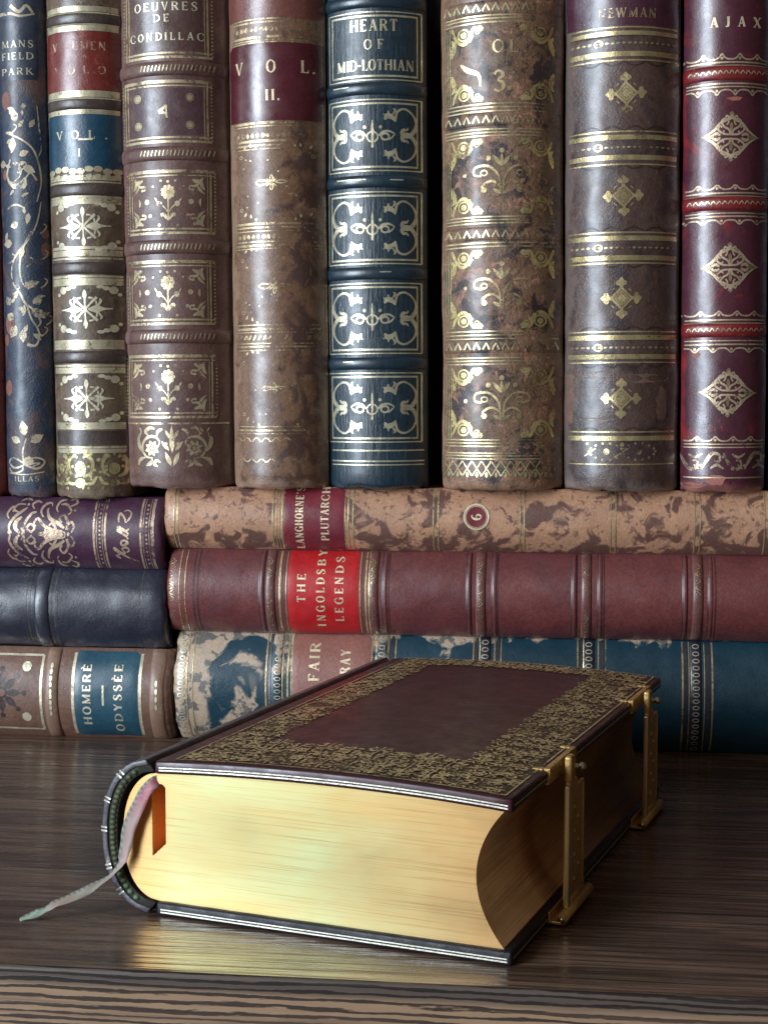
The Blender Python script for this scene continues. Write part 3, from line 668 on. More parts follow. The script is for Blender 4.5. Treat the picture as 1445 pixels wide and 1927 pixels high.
for k in range(26): D.dot(rnd.uniform(-.9, .9)*b.w/2, cy_+rnd.uniform(-.6, .6), rnd.uniform(.03, .07))
D.make('gilt_tailpiece', gilt('yellow_gilt', (.68, .62, .36), wear=.42), b.e)

# 3 : plum-brown, flower panels
BR3 = leather('plum_brown_morocco', (.105, .058, .055), (.145, .082, .072), scuff=(.17, .11, .10), scuff_amt=.62, rough=.40, mott=.8, grain=.45, spots=(.065, .034, .036), spot_amt=.60, spot_scale=.7, sharp=.08, rub=((.24, .145, .125), 18, .9, 1.55))
b = Book('plum brown book with gilt flower panels and dark OEUVRES label, upper row', 'stand', 233, 436, 902, BR3, rest=zR, group=GR, seedv=10, Y=.7, alpha=60)
xc = 325
for y in (128, 288, 464, 633): b.band(b.V(xc, y), .23, .10)
G3 = gilt('soft_gold', (.64, .55, .40), wear=.42, metal=.65)
D = b.draw(.014)
for y in (128, 288, 464, 633):
    for k in range(19):
        x = b.X(270, y)+(b.X(400, y)-b.X(270, y))*k/18; v_ = b.V(xc, y); D.stroke([(x-.02, v_-.09, .035), (x+.03, v_+.09, .035)])
D.make('gilt_hatching', G3, b.e)
def frame3(x0, x1, y0, y1, inner=True):
    D = b.draw(); a, c, v1, v0 = panel(b, x0, x1, y0, y1)
    D.line(a, v1, c, v1, .09); D.line(a, v1-.13, c, v1-.13, .035); D.line(a, v0, c, v0, .07); D.line(a, v0+.13, c, v0+.13, .05)
    D.line(a+.05, v0, a+.05, v1, .05); D.line(a+.16, v0, a+.16, v1, .03); D.line(c-.12, v0, c-.12, v1, .05); D.line(c-.2, v0, c-.2, v1, .02)
    k = int((v1-v0)/.11)
    for i in range(k): D.dot(a-.05, v0+(v1-v0)*(i+.5)/k, .035); D.dot(c, v0+(v1-v0)*(i+.5)/k, .03)
    return D, a, c, v0, v1
lab3 = leather('dusky_label', (.072, .042, .042), (.095, .055, .052), rough=.30, coat=.4)
D, a, c, v0, v1 = frame3(237, 399, -40, 107); D.make('gilt_frame', G3, b.e)
lb = b.patch(v0+.2, v1-.2, lab3, x0=a+.2, x1=c-.25, off=.008)
D = Draw(b.surf, .02); xm = (a+c)/2
D.text('OEUVRES', xm, b.V(xc, 11), .26, 2.05, gap=.3); D.text('DE', xm-.1, b.V(xc, 33), .23, .55, gap=.3); D.text('CONDILLAC', xm, b.V(xc, 68), .24, 2.4, gap=.35)
D.make('title_lettering', G_SILV, lb)
D, a, c, v0, v1 = frame3(237, 399, 153, 266); D.make('gilt_frame', G3, b.e)
lb = b.patch(v0+.2, v1-.2, leather('violet_brown_label', (.070, .040, .055), (.09, .05, .06), rough=.3, coat=.4), x0=a+.2, x1=c-.25, off=.008, name='volume_label')
D = Draw(b.surf, .02); xm = (a+c)/2; vm = (v0+v1)/2
D.stroke([(xm+.1, vm+.2, .05), (xm-.12, vm, .12), (xm+.04, vm-.05, .05), (xm+.12, vm-.2, .06)]); D.line(xm+.08, vm+.2, xm+.1, vm-.2, .05)
for x in (-.9, .82):
    for y in (-.42, .44): D.dot(xm+x, vm+y, .09); D.ring(xm+x, vm+y, .12, .12, .02, 12)
D.make('volume_lettering', G3, lb)
def flower(D, x, y, k=1):
    D.ring(x, y, .10*k, .10*k, .07*k, 12)
    for i in range(9): a = i*2*math.pi/9; D.dot(x+.19*k*math.cos(a), y+.19*k*math.sin(a), .072*k)
    D.dot(x, y, .045*k); D.dot(x, y+.36*k, .05*k)
    D.line(x, y-.2*k, x, y-.92*k, .045)
    for sg in (1, -1):
        D.stroke([(x, y-.72*k, .03), (x+.14*sg*k, y-.52*k, .035), (x+.28*sg*k, y-.42*k, .04)]); D.dot(x+.32*sg*k, y-.40*k, .10*k); D.leaf(x+.38*sg*k, y-.36*k, .22*k, .07*k, math.radians(90-30*sg))
        D.stroke([(x, y-.98*k, .05), (x+.14*sg*k, y-.78*k, .10), (x+.24*sg*k, y-.76*k, .05), (x+.22*sg*k, y-.84*k, .03)])
def corner3(D, x, y, sx_, sy_):
    P = lambda l: D.stroke([(x+sx_*p[0], y+sy_*p[1], p[2]) for p in l])
    P([(.02, .42, .03), (.10, .30, .10), (.12, .12, .08), (.06, .04, .03)]); P([(.06, .10, .04), (.22, .16, .12), (.38, .10, .05)]); P([(.12, .12, .04), (.28, .30, .07), (.44, .30, .05), (.46, .40, .05), (.38, .42, .05)])
    P([(.02, .55, .02), (.16, .42, .08), (.22, .30, .03)]); D.dot(x+sx_*.36, y+sy_*.42, .045)
for y0, y1 in ((322, 438), (492, 609), (670, 785)):
    D, a, c, v0, v1 = frame3(244, 405 if y0 < 600 else 408, y0, y1); xm = (a+c)/2+.02; vm = (v0+v1)/2
    flower(D, xm, vm+.32, .92)
    for sx_ in (-1, 1):
        for sy_ in (-1, 1): corner3(D, (a+.2 if sx_ < 0 else c-.26), (v0+.16 if sy_ < 0 else v1-.16), -sx_, -sy_)
        D.dot(xm+sx_*.72, vm+.02, .085); D.dot(xm+sx_*.24, vm+.68, .04); D.dot(xm+sx_*.3, vm-.72, .045); D.dot(xm+sx_*.5, vm+.5, .035); D.dot(xm+sx_*.62, vm-.42, .06)
        D.stroke([(xm+sx_*1.0, vm+.12, .03), (xm+sx_*.98, vm, .07), (xm+sx_*1.0, vm-.12, .03)])
    D.make('gilt_flower_panel', G3, b.e)
D = b.draw(); a, c, v1, v0 = panel(b, 255, 410, 798, 884); lines(b, D, xc, ((797, 3),))
xm = (a+c)/2; vm = (v0+v1)/2
for sx_ in (-1, 1):
    px_ = xm+sx_*.70; L_ = lambda l: D.stroke([(px_+sx_*q[0], vm+q[1], q[2]) for q in l])
    for k in range(8): aa = k*math.pi/4+.3; D.leaf(px_+.07*math.cos(aa), vm-.05+.07*math.sin(aa), .20, .13, aa)
    D.dot(px_, vm-.05, .06)
    L_([(-.02, -.36, .03), (.20, -.32, .06), (.34, -.12, .07), (.32, .14, .08), (.12, .32, .09), (-.12, .32, .07), (-.26, .18, .05), (-.24, .06, .03)])
    L_([(.30, -.2, .03), (.46, .0, .11), (.50, .26, .10), (.40, .48, .05), (.46, .62, .03)]); L_([(.14, .36, .03), (.22, .50, .12), (.06, .62, .10), (-.1, .58, .04)])
    L_([(-.18, .34, .03), (-.22, .50, .10), (-.38, .58, .05)]); L_([(.24, -.34, .03), (.44, -.42, .12), (.52, -.60, .05)]); L_([(.0, -.38, .03), (.05, -.52, .12), (.24, -.62, .05)])
    L_([(-.3, -.5, .03), (-.16, -.44, .09), (-.08, -.56, .10), (-.2, -.64, .04)])
    D.leaf(xm+.03*sx_, vm-.62, .52, .17, math.radians(90-24*sx_)); D.leaf(xm+.10*sx_, vm-.12, .42, .14, math.radians(90-40*sx_)); D.leaf(xm+.05*sx_, vm+.25, .36, .12, math.radians(90-30*sx_)); D.dot(xm+.20*sx_, vm+.1, .05)
D.leaf(xm, vm-.2, .9, .2, math.pi/2)
D.make('gilt_tailpiece', G3, b.e)

# 4 : VOL. II.
BR4 = leather('tree_calf_brown', (.145, .085, .054), (.21, .13, .085), scuff=(.27, .18, .135), scuff_amt=.585, rough=.34, mott=.9, spots=(.065, .038, .034), spot_amt=.565, spot_scale=1.1, grain=.35, coat=.4, grad=(0, -.6, .9, -.08, .05), rub=((.36, .235, .165), 18, 1.2, 1.3))
b = Book('smooth brown calf book with maroon VOL. II. label and small gilt sprigs, upper row', 'stand', 437, 615, 903, BR4, rest=zR, group=GR, seedv=11, Y=.55, lump=.02)
xc = 518; MAR = leather('maroon_label', (.070, .010, .020), (.090, .014, .026), rough=.27, grain=.12, coat=.5)
b.patch(b.V(xc, 34), b.V(xc, -60), leather('brick_label', (.15, .055, .05), (.18, .065, .055), rough=.3, coat=.4))
lb = b.patch(b.V(xc, 79), b.V(xc, 226), MAR)
D = Draw(b.surf, .024); v_ = b.V(xc, 124)
for ch, x in (('V', 451), ('O', 510), ('L', 573), ('.', 590)): D.text(ch, b.X(x, 124), v_ if ch != '.' else v_, .38, wk=.9)
D.text('II', b.X(508, 178), b.V(xc, 178), .34, .3, gap=.25); D.text('.', b.X(524, 178), b.V(xc, 178), .34)
D.make('volume_lettering', G_INK, lb)
G4 = gilt('tan_gold', (.66, .55, .38), wear=.45, side=(-1.5, 1.5, .06, -.12))
D = b.draw()
lines(b, D, xc, ((34, 2), (40, 2.5), (68, 4), (74, 2), (78, 2), (230, 4), (236, 2), (264, 4), (272, 3), (279, 1.5), (420, 4), (427, 3), (434, 1.5), (454, 2.5), (461, 4), (467, 1.5), (611, 2), (619, 4), (625, 1.5), (646, 2), (652, 3), (659, 1.5), (803, 2), (810, 3), (816, 1.5)))
for y in (53, 253, 444, 635):
    for k in range(17):
        x = (-.88+1.76*k/16)*b.w/2; v_ = b.V(xc, y)
        if y == 635: D.stroke([(x-.05, v_-.07, .05), (x+.05, v_+.07, .06)])
        else: D.leaf(x, v_-.09, .17, .13, math.pi/2); 
        if k % 4 == 2: D.ring(x+.05, v_, .04, .05, .02, 8)
for k in range(9):
    x = (-.86+1.72*k/8)*b.w/2; v_ = b.V(xc, 828)
    D.stroke([(x-.14, v_-.06, .03), (x-.05, v_+.05, .03), (x+.05, v_+.05, .03), (x+.14, v_-.06, .05)]); v_ = b.V(xc, 866)
    D.stroke([(x-.14, v_+.04, .03), (x, v_-.06, .04), (x+.14, v_+.04, .03)])
D.make('gilt_rolls', G4, b.e)
def sprig(D, x, y, k=1):
    D.stroke([(x-.65*k, y, .02), (x-.5*k, y+.09*k, .045), (x-.3*k, y+.08*k, .05), (x-.12*k, y, .04), (x-.3*k, y-.08*k, .05), (x-.5*k, y-.09*k, .045), (x-.65*k, y, .02)])
    D.stroke([(x+.62*k, y+.02, .02), (x+.4*k, y+.09*k, .035), (x+.15*k, y+.02, .05), (x+.4*k, y-.03*k, .03), (x+.62*k, y+.02, .02)])
    D.ring(x, y+.18*k, .05*k, .11*k, .035*k, 12); D.ring(x, y-.18*k, .05*k, .11*k, .035*k, 12)
    for aa in (35, 60, -35, -60, 145, -145): D.leaf(x, y, .26*k, .07*k, math.radians(aa))
for n_, (x, y) in enumerate(((511, 343), (517, 538), (517, 731))):
    D = b.draw(); X0, V0 = b.px(x, y); sprig(D, X0, V0, .82 if n_ < 2 else .66)
    for dx in (-1, 1):
        for dy in (-1, 1):
            qx, qy = dx*1.05+.05, V0+dy*1.05; 
            D.leaf(qx, qy, .16, .09, math.radians(60)); D.leaf(qx-dx*.25, qy+dy*.06, .14, .08, math.radians(100)); D.dot(qx-dx*.42, qy+dy*.1, .04); D.ring(qx+dx*.1, qy-dy*.22, .05, .05, .02, 8)
    for k in range(10): D.dot(rnd.uniform(-1.1, 1.1), V0+rnd.uniform(-.85, .85), .028)
    D.make('gilt_sprig', gilt('sprig_gold', (.80, .70, .50), wear=.36) if n_ == 0 else G4, b.e)

# 5 : Heart of Mid-Lothian
NAVY = leather('navy_straight_grain_morocco', (.009, .028, .040), (.014, .040, .055), scuff=(.03, .055, .07), scuff_amt=.64, rough=.34, mott=.7, grain=.15, coat=.3, ribbed=.55)
NAVYC = leather('navy_smooth_cord', (.009, .028, .040), (.016, .042, .058), scuff=(.12, .13, .13), scuff_amt=.66, rough=.3, grain=.2, coat=.4)
b = Book('dark navy HEART OF MID-LOTHIAN book with silvery scroll panels, upper row', 'stand', 617, 803, 905, NAVY, rest=zR, group=GR, seedv=12, Y=.65, lump=.02, alpha=52, board=leather('black_board', (.012, .014, .018), (.02, .022, .028), scuff=(.3, .3, .28), scuff_amt=.72, rough=.4))
xc = 708
for y in (2, 166, 341, 514, 684): b.band(b.V(xc, y), .20, .12, NAVYC)
G5 = gilt('silver_gold', (.70, .68, .56), wear=.34, metal=.7, rough=.32)
TLS = [[(770,822,5),(778,838,9),(800,840,14),(808,862,16),(790,882,16),(760,875,18),(735,845,16),(722,805,12),(728,765,9),(750,728,8),(785,703,9),(815,705,10),(838,725,11),(845,755,11),(850,788,7)],
 [(848,785,5),(870,757,20),(900,750,22),(915,775,8)], [(866,740,5),(850,712,9),(862,700,3)], [(890,748,12),(893,715,5)], [(905,755,8),(922,735,4)]]
for y0, y1 in ((22, 150), (187, 321), (361, 496), (533, 665), (702, 832)):
    D = b.draw(); a, c, v1, v0 = panel(b, 621, 793, y0, y1)
    D.line(a, v1, c, v1, .035); D.line(a+.1, v1-.12, c-.12, v1-.12, .055); D.line(a, v0, c, v0, .035); D.line(a+.1, v0+.12, c-.12, v0+.12, .055)
    D.line(a, v0, a, v1, .03); D.line(a+.11, v0+.1, a+.11, v1-.1, .04); D.line(c, v0, c, v1, .045); D.line(c-.13, v0+.1, c-.13, v1-.1, .035)
    if y0 > 100:
        W, Hh = c-a, v1-v0; kx = W/600.; ky = Hh/470.
        for sx_ in (0, 1):
            for sy_ in (0, 1):
                for st in TLS:
                    pts = []
                    for x, y, ww in st:
                        u, q = (x-690)*kx, (y-640)*ky
                        pts.append((a+u if not sx_ else c-u, v1-q if not sy_ else v0+q, ww*kx*1.35))
                    D.stroke(pts)
        xm, vm = (a+c)/2-.02, (v0+v1)/2-.05
        for sg in (-1, 1):
            D.ring(xm+sg*.40, vm, .12, .10, .055, 14); D.stroke([(xm+sg*.70, vm+.08, .03), (xm+sg*.52, vm+.17, .06), (xm+sg*.32, vm+.14, .07), (xm+sg*.2, vm+.02, .05)]); D.stroke([(xm+sg*.70, vm+.08, .03), (xm+sg*.6, vm-.03, .05), (xm+sg*.5, vm-.1, .04)])
            D.dot(xm+sg*.25, vm+.30, .055)
        D.ring(xm, vm, .17, .16, .045, 16); D.stroke([(xm, vm+.52, .03), (xm, vm+.2, .075), (xm, vm, .06), (xm, vm-.34, .07)])
    D.make('gilt_scroll_panel' if y0 > 100 else 'gilt_frame', G5, b.e)
D = b.draw(.012); xa = b.X(706, 60)
lt = (('HEART', 702, 47, .36, 1.5, .2), ('OF', 703, 83, .30, .62, .5), ('MID-LOTHIAN', 704, 122, .33, 2.42, .1))
for tx, x, y, h, tot, gp in lt: D.text(tx, b.X(x, y), b.V(xc, y), h, tot, gap=gp)
D.make('title_lettering', G5, b.e)
D = b.draw(); lines(b, D, xc, ((848, 2.5), (868, 2.5), (875, 2)))
for y, x0, x1 in ((163, 632, 660), (338, 640, 690), (339, 733, 757), (512, 715, 735), (681, 650, 668)): D.line(b.X(x0, y), b.V(xc, y), b.X(x1, y), b.V(xc, y), .035)
D.make('gilt_rules', G5, b.e)

# 6 : VOL 3, worn calf
BR6 = leather('cracked_tree_calf', (.125, .083, .052), (.25, .15, .098), scuff=(.40, .215, .155), scuff_amt=.545, rough=.36, mott=.7, spots=(.032, .022, .024), spot_amt=.55, spot_scale=.95, grain=.9, coat=.35, sharp=.025, rub=((.34, .19, .12), 18, 1.0, 1.75))
b = Book('worn mottled brown book numbered 3 with rubbed gilt corners and zigzags, upper row', 'stand', 832, 1059, 908, BR6, rest=zR, group=GR, seedv=13, Y=.6, lump=.05)
xc = 945
for y in (12, 223, 439, 651): b.band(b.V(xc, y), .22, .045)
G6 = gilt('rubbed_calf_gold', (.70, .63, .42), wear=.43, side=(-1.4, 1.3, .16, -.10))
GOUCHE = gilt('rubbed_corner_gold', (.72, .62, .34), wear=.41)
D = b.draw(); 
for y in (27, 33, 40, 194, 201, 208, 242, 248, 254, 407, 413, 419, 456, 463, 623, 630, 637, 673, 679, 685, 828, 834, 840, 853, 858, 864): lines(b, D, xc, ((y, 2.2),))
for x in (836, 840, 844, 848):
    for y0, y1 in ((45, 192), (258, 404), (470, 620), (690, 826)): D.line(b.X(x, 450), b.V(xc, y0), b.X(x, 450), b.V(xc, y1), .022)
D.make('gilt_rules', G6, b.e)
D = b.draw(.012)
for y in (12, 223, 439, 651):
    for k in range(12):
        x = (-.86+1.72*k/11)*b.w/2; v_ = b.V(xc, y); D.stroke([(x-.11, v_-.11, .06), (x, v_+.11, .03), (x+.1, v_-.11, .06)], smooth=False)
for k in range(12):
    x = (-.88+1.76*k/11)*b.w/2; va, vb = b.V(xc, 868), b.V(xc, 896); D.stroke([(x-.15, va, .03), (x+.15, vb, .05)]); D.stroke([(x+.15, va, .05), (x-.15, vb, .03)]); D.leaf(x, vb-.06, .2, .1, math.pi/2)
D.make('gilt_zigzags', G6, b.e)
def rosette(D, x, y, sx_, sy_):
    D.ring(x+sx_*.42, y+sy_*.26, .17, .17, .05, 16); D.dot(x+sx_*.42, y+sy_*.26, .10, n=9)
    P = lambda l: D.stroke([(x+sx_*p[0], y+sy_*p[1], p[2]*1.7) for p in l])
    P([(.04, .02, .04), (.14, .3, .05), (.3, .5, .05), (.46, .52, .06), (.62, .36, .05), (.7, .12, .05), (.78, .04, .03)])
    P([(.02, .9, .03), (.08, .65, .09), (.14, .45, .05), (.2, .35, .03)]); P([(.03, .35, .03), (.1, .5, .06), (.06, .68, .03)])
    P([(.7, .06, .04), (.9, .12, .10), (1.02, .06, .06)]); D.ring(x+sx_*.85, y+sy_*.2, .07, .06, .03, 10); P([(.6, .5, .03), (.64, .38, .05), (.72, .3, .03)])
for y0, y1 in ((44, 190), (258, 403), (468, 619), (690, 825)):
    D = b.draw(.012); a, c, v1, v0 = panel(b, 849, 1042, y0, y1)
    for sx_ in (0, 1):
        for sy_ in (0, 1): rosette(D, c if sx_ else a, v0 if sy_ else v1, -1 if sx_ else 1, 1 if sy_ else -1)
    D.make('gilt_corners', GOUCHE, b.e)
    D = b.draw(.013); xm, vm = b.X(944, (y0+y1)/2), (v0+v1)/2
    if y0 > 100:
        D.dot(xm, vm+.78, .08); D.leaf(xm, vm+.3, .4, .12, math.pi/2)
        for sg in (-1, 1):
            D.leaf(xm, vm+.3, .45, .14, math.radians(90+38*sg)); D.stroke([(xm+.04*sg, vm-.5, .05), (xm+.1*sg, vm, .06), (xm+.4*sg, vm+.3, .07), (xm+.8*sg, vm+.28, .06), (xm+.85*sg, vm+.06, .06), (xm+.62*sg, vm, .05)])
            D.ring(xm+.55*sg, vm+.1, .10, .08, .04, 12); D.stroke([(xm, vm-.35, .04), (xm+.3*sg, vm-.15, .07), (xm+.6*sg, vm-.3, .06), (xm+.5*sg, vm-.48, .05)]); D.dot(xm+.55*sg, vm-.42, .09)
            D.dot(xm+1.15*sg, vm+.05, .06); D.dot(xm+.42*sg, vm+.55, .08); D.leaf(xm, vm-.55, .34, .12, math.radians(90+60*sg))
        D.make('gilt_vase_ornament', gilt('old_gold_%d' % y0, (.66, .56, .36), wear=.43, side=(-1.3, 1.4, .08, -.05)), b.e)
    else:
        D.text('OL.', b.X(958, 86), b.V(xc, 86), .38, 1.05, gap=.35); D.text('3', b.X(938, 152), b.V(xc, 152), .62); D.dot(b.X(958, 166), b.V(xc, 166), .07)
        D.stroke([(b.X(866, 115), b.V(xc, 115), .05), (b.X(880, 128), b.V(xc, 128), .14), (b.X(900, 138), b.V(xc, 138), .10), (b.X(904, 160), b.V(xc, 160), .05)])
        D.make('volume_lettering', gilt('numeral_gold', (.66, .56, .36), wear=.38), b.e)

# 7 : Newman
BR7 = leather('dark_brown_calf', (.070, .044, .042), (.10, .064, .058), scuff=(.15, .115, .10), scuff_amt=.62, rough=.30, mott=.8, spots=(.035, .024, .030), spot_amt=.57, spot_scale=.8, grain=.55, coat=.55, rub=((.20, .155, .135), 18, 1.4, 1.5))
b = Book('dark brown NEWMAN book with gilt diamond ornaments and thick gold bars, upper row', 'stand', 1063, 1277, 912, BR7, rest=zR, group=GR, seedv=14, Y=.55, lump=.045)
xc = 1170
for y in (84, 277, 466, 653): b.band(b.V(xc, y), .30, .035)
lb = b.patch(b.V(xc, 48), b.V(xc, -60), leather('damson_label', (.052, .018, .040), (.075, .024, .048), scuff=(.12, .09, .1), scuff_amt=.63, rough=.27, coat=.6))
D = Draw(b.surf, .024); D.text('NEWMAN', b.X(1180, 24), b.V(xc, 24), .28, 1.75, gap=.18); D.make('title_lettering', G_WORN, lb)
G7 = gilt('bar_gold', (.62, .53, .33), wear=.375, rough=.3)
D = b.draw(.012)
for y, wd in ((51, 2.5), (62, 7), (101, 8), (113, 2.5), (247, 2.5), (258, 8), (296, 8), (309, 2.5), (437, 2.5), (448, 8), (485, 8), (495, 2.5), (624, 2.5), (635, 8), (671, 8), (682, 2.5), (813, 2.5), (825, 8), (874, 2)): lines(b, D, xc, ((y, wd),))
D.make('gilt_bars', G7, b.e)
D = b.draw(.014)
for y in (81, 277, 466, 654):
    for k in range(19):
        x = (-.86+1.72*k/18)*b.w/2; D.dot(x, b.V(xc, y), .055, .038) if k % 2 else D.leaf(x-.07, b.V(xc, y), .14, .07, 0)
    D.ring(b.X(1126, y), b.V(xc, y), .12, .10, .04, 12)
D.make('gilt_bead_rows', gilt('bead_gold', (.55, .47, .32), wear=.43), b.e)
DIA = []
for k in range(4):
    a = math.radians(90*k); c_, q_ = math.cos(a), math.sin(a)
    R_ = lambda l: DIA.append([(p[0]*c_-p[1]*q_, p[0]*q_+p[1]*c_, p[2]) for p in l])
    R_([(.5, 0, .09), (0, .5, .09)]); R_([(.34, 0, .05), (0, .34, .05)]); R_([(0, 0, .06), (.26, 0, .06)]); R_([(0, 0, .30), (.12, .12, .22)])
    R_([(.5, 0, .12), (.66, 0, .14), (.84, 0, .22), (1.0, 0, .03)]); R_([(.62, .02, .06), (.72, .2, .13), (.84, .14, .05)]); R_([(.62, -.02, .06), (.72, -.2, .13), (.84, -.14, .05)])
    R_([(.40, .38, .14), (.44, .42, .14)])
for x, y in ((1178, 175), (1173, 368), (1169, 561), (1168, 750)):
    D = b.draw(.014); X0, V0 = b.px(x, y); D.motif(DIA, X0, V0, .63, .64*rnd.uniform(.97, 1.02), .75, rnd.uniform(-.05, .05)); D.make('gilt_diamond', G7, b.e)
D = b.draw(.006)
for y0, y1 in ((122, 238), (316, 428), (502, 616), (690, 806)):
    for yy, sg in ((y0, -1), (y1, 1)):
        v_ = b.V(xc, yy); pts = []
        for k in range(25): x = (-.75+1.5*k/24)*b.w/2; pts.append((x, v_+sg*(-.12+.13*abs(math.sin(k*.52))), .045))
        D.stroke(pts)
D.make('blind_scallops', leather('blind_brown', (.03, .02, .02), (.04, .026, .026)), b.e)
D = b.draw(.012)
vm = b.V(xc, 850)
for cxx in (b.X(1140, 850), b.X(1202, 850)):
    D.dot(cxx, vm, .1)
    for k in range(14):
        a = 2*math.pi*k/14; D.dot(cxx+.52*math.cos(a), vm+.26*math.sin(a)*abs(math.sin(a))**.3, .04)
D.stroke([(b.X(1100, 860), vm-.15, .03), (b.X(1120, 845), vm+.1, .05)]); D.dot(b.X(1105, 836), vm+.24, .05); D.dot(b.X(1170, 838), vm+.22, .07); D.stroke([(b.X(1155, 862), vm-.18, .05), (b.X(1185, 838), vm+.14, .05)])
D.make('gilt_tailpiece', gilt('tail_gold', (.55, .48, .33), wear=.43), b.e)
D = b.draw(.005)
def blob(x, y, rx, ry, sd, drw=None):
    X0, V0 = b.px(x, y); n_ = 26; (drw or D).fan([(X0+rx*math.cos(k*2*math.pi/n_)*(1+.5*noise.noise(Vector((math.cos(k*2*math.pi/n_)*1.6+sd, math.sin(k*2*math.pi/n_)*1.6, sd)))), V0+ry*math.sin(k*2*math.pi/n_)*(1+.5*noise.noise(Vector((math.cos(k*2*math.pi/n_)*1.9, sd, math.sin(k*2*math.pi/n_)*1.9))))) for k in range(n_)])
for q_ in ((1115, 706, .75, .13, 1), (1210, 712, .7, .14, 2), (1072, 760, .16, .6, 3), (1245, 760, .2, .5, 4), (1120, 790, .5, .07, 5), (1073, 715, .14, .2, 6)): blob(*q_)
D.make('rubbed_patch', leather('rubbed_calf', (.19, .125, .105), (.14, .095, .085), rough=.4), b.e)

# 8 : Ajax
RED8 = leather('crimson_plum_calf', (.085, .018, .036), (.060, .018, .038), scuff=(.05, .02, .03), scuff_amt=.64, rough=.27, mott=.45, grain=.25, coat=.6, spots=(.22, .022, .028), spot_amt=.63, spot_scale=.7, sharp=.08, grad=(0, -1.4, -1.1, .16, -.06), rub=((.30, .11, .09), 18, .7, 1.5))
b = Book('crimson AJAX book with lacy gilt lozenges and scarlet bands, right end of the upper row', 'stand', 1283, 1443, 918, RED8, rest=zR, group=GR, seedv=15, Y=.5, lump=.025)
xc = 1363
SCAR = leather('scarlet_cord', (.22, .016, .022), (.16, .02, .025), scuff=(.33, .2, .17), scuff_amt=.60, rough=.3, coat=.5)
G8 = gilt('rose_gold', (.66, .54, .42), wear=.37, metal=.65)
for y in (137, 382, 621): b.band(b.V(xc, y), .22, .10, SCAR)
D = b.draw(.012)
for y, wd in ((117, 2.5), (123, 2), (157, 2.5), (163, 2), (363, 2.5), (369, 2), (401, 2), (407, 2.5), (602, 2.5), (608, 2), (641, 2), (648, 2.5), (836, 2), (842, 2), (899, 2)): lines(b, D, xc, ((y, wd),))
def wave(y, sg, ph=0):
    v_ = b.V(xc, y); pts = []; n_ = 36
    for k in range(n_+1):
        x = (-.94+1.88*k/n_)*b.w/2; s_ = abs(math.sin(k*math.pi/8+ph)); pts.append((x, v_+sg*(.16*(1-s_)**1.6-.05), .045))
    D.stroke(pts)
    for k in range(5): D.dot((-.94+1.88*(8*k-ph*8/math.pi)/n_)*b.w/2, v_-sg*.02, .045)
for y, sg, ph in ((108, 1, .4), (172, -1, 1.2), (353, 1, 1.0), (417, -1, .2), (591, 1, .5), (658, -1, 1.4), (827, 1, .9)): wave(y, sg, ph)
for y in (137, 382, 621):
    v_ = b.V(xc, y)
    for k in range(14): x = (-.8+1.6*k/13)*b.w/2; D.stroke([(x-.07, v_-.05, .03), (x, v_+.05, .035), (x+.06, v_-.03, .02)])
D.make('gilt_waves_and_rules', G8, b.e)
D = b.draw(.012)
v_ = b.V(xc, 41)
for ch, x in (('A', 1343), ('J', 1368), ('A', 1395), ('X', 1424)): D.text(ch, b.X(x, 41), v_, .30, wk=1.1)
D.make('title_lettering', G_INK, b.e)
LOZ = []
for k in range(2):
    for m_ in (1, -1):
        sg = 1 if k else -1
        R_ = lambda l: LOZ.append([(p[0]*m_, p[1]*sg, p[2]) for p in l])
        R_([(.0, 1.0, .03), (.05, .85, .10), (.22, .72, .07), (.45, .62, .07), (.62, .42, .07), (.8, .22, .07), (1.15, .0, .03)])
        R_([(.02, .05, .05), (.1, .3, .06), (.32, .45, .06), (.42, .66, .06), (.28, .8, .05), (.12, .68, .05), (.2, .52, .05)])
        R_([(.02, .1, .05), (.3, .12, .06), (.55, .3, .06), (.5, .48, .05), (.4, .4, .04)]); R_([(.45, .05, .05), (.62, .14, .09), (.78, .06, .05)])
        R_([(.7, .0, .08), (.95, .0, .12), (1.25, .0, .02)]); R_([(.0, .2, .06), (.0, .5, .10), (.0, .62, .03)]); R_([(.62, .3, .07), (.68, .34, .07)]); R_([(.0, .85, .1), (.0, 1.02, .14), (.0, 1.12, .03)])
        R_([(.06, .8, .05), (.2, .92, .06), (.26, .84, .04)]); R_([(.3, .2, .08), (.36, .24, .08)])
for x, y in ((1375, 257), (1373, 503), (1369, 739)):
    D = b.draw(.014); X0, V0 = b.px(x, y); D.motif(LOZ, X0, V0, .72*rnd.uniform(.98, 1.02), .68, .95, rnd.uniform(-.03, .03)); D.make('gilt_lozenge', G8, b.e)
D = b.draw(.012); vm = b.V(xc, 868)
for k in range(4):
    x = (-.75+1.5*k/3)*b.w/2; sg = 1 if k % 2 else -1
    D.stroke([(x-.36, vm-.25*sg, .04), (x-.2, vm+.05*sg, .10), (x-.05, vm+.24*sg, .11), (x+.16, vm+.2*sg, .07), (x+.16, vm, .06), (x+.02, vm+.02, .05)]); D.stroke([(x-.1, vm-.22*sg, .05), (x+.1, vm-.12*sg, .08), (x+.3, vm-.24*sg, .04)])
    D.leaf(x+.05, vm-.1, .25, .10, .7*sg); D.dot(x+.28, vm+.14*sg, .05)
D.make('gilt_tailpiece', gilt('tail_rose_gold', (.62, .52, .42), wear=.42), b.e)
D = b.draw(.006)
for q_ in ((1345, 903, .36, .16, 3), (1303, 912, .4, .08, 4), (1308, 668, .12, .07, 5), (1383, 185, .22, .06, 6)): blob(*q_)
D.make('rubbed_patch', leather('exposed_pink_leather', (.36, .15, .12), (.28, .1, .08), rough=.5, coat=0), b.e)

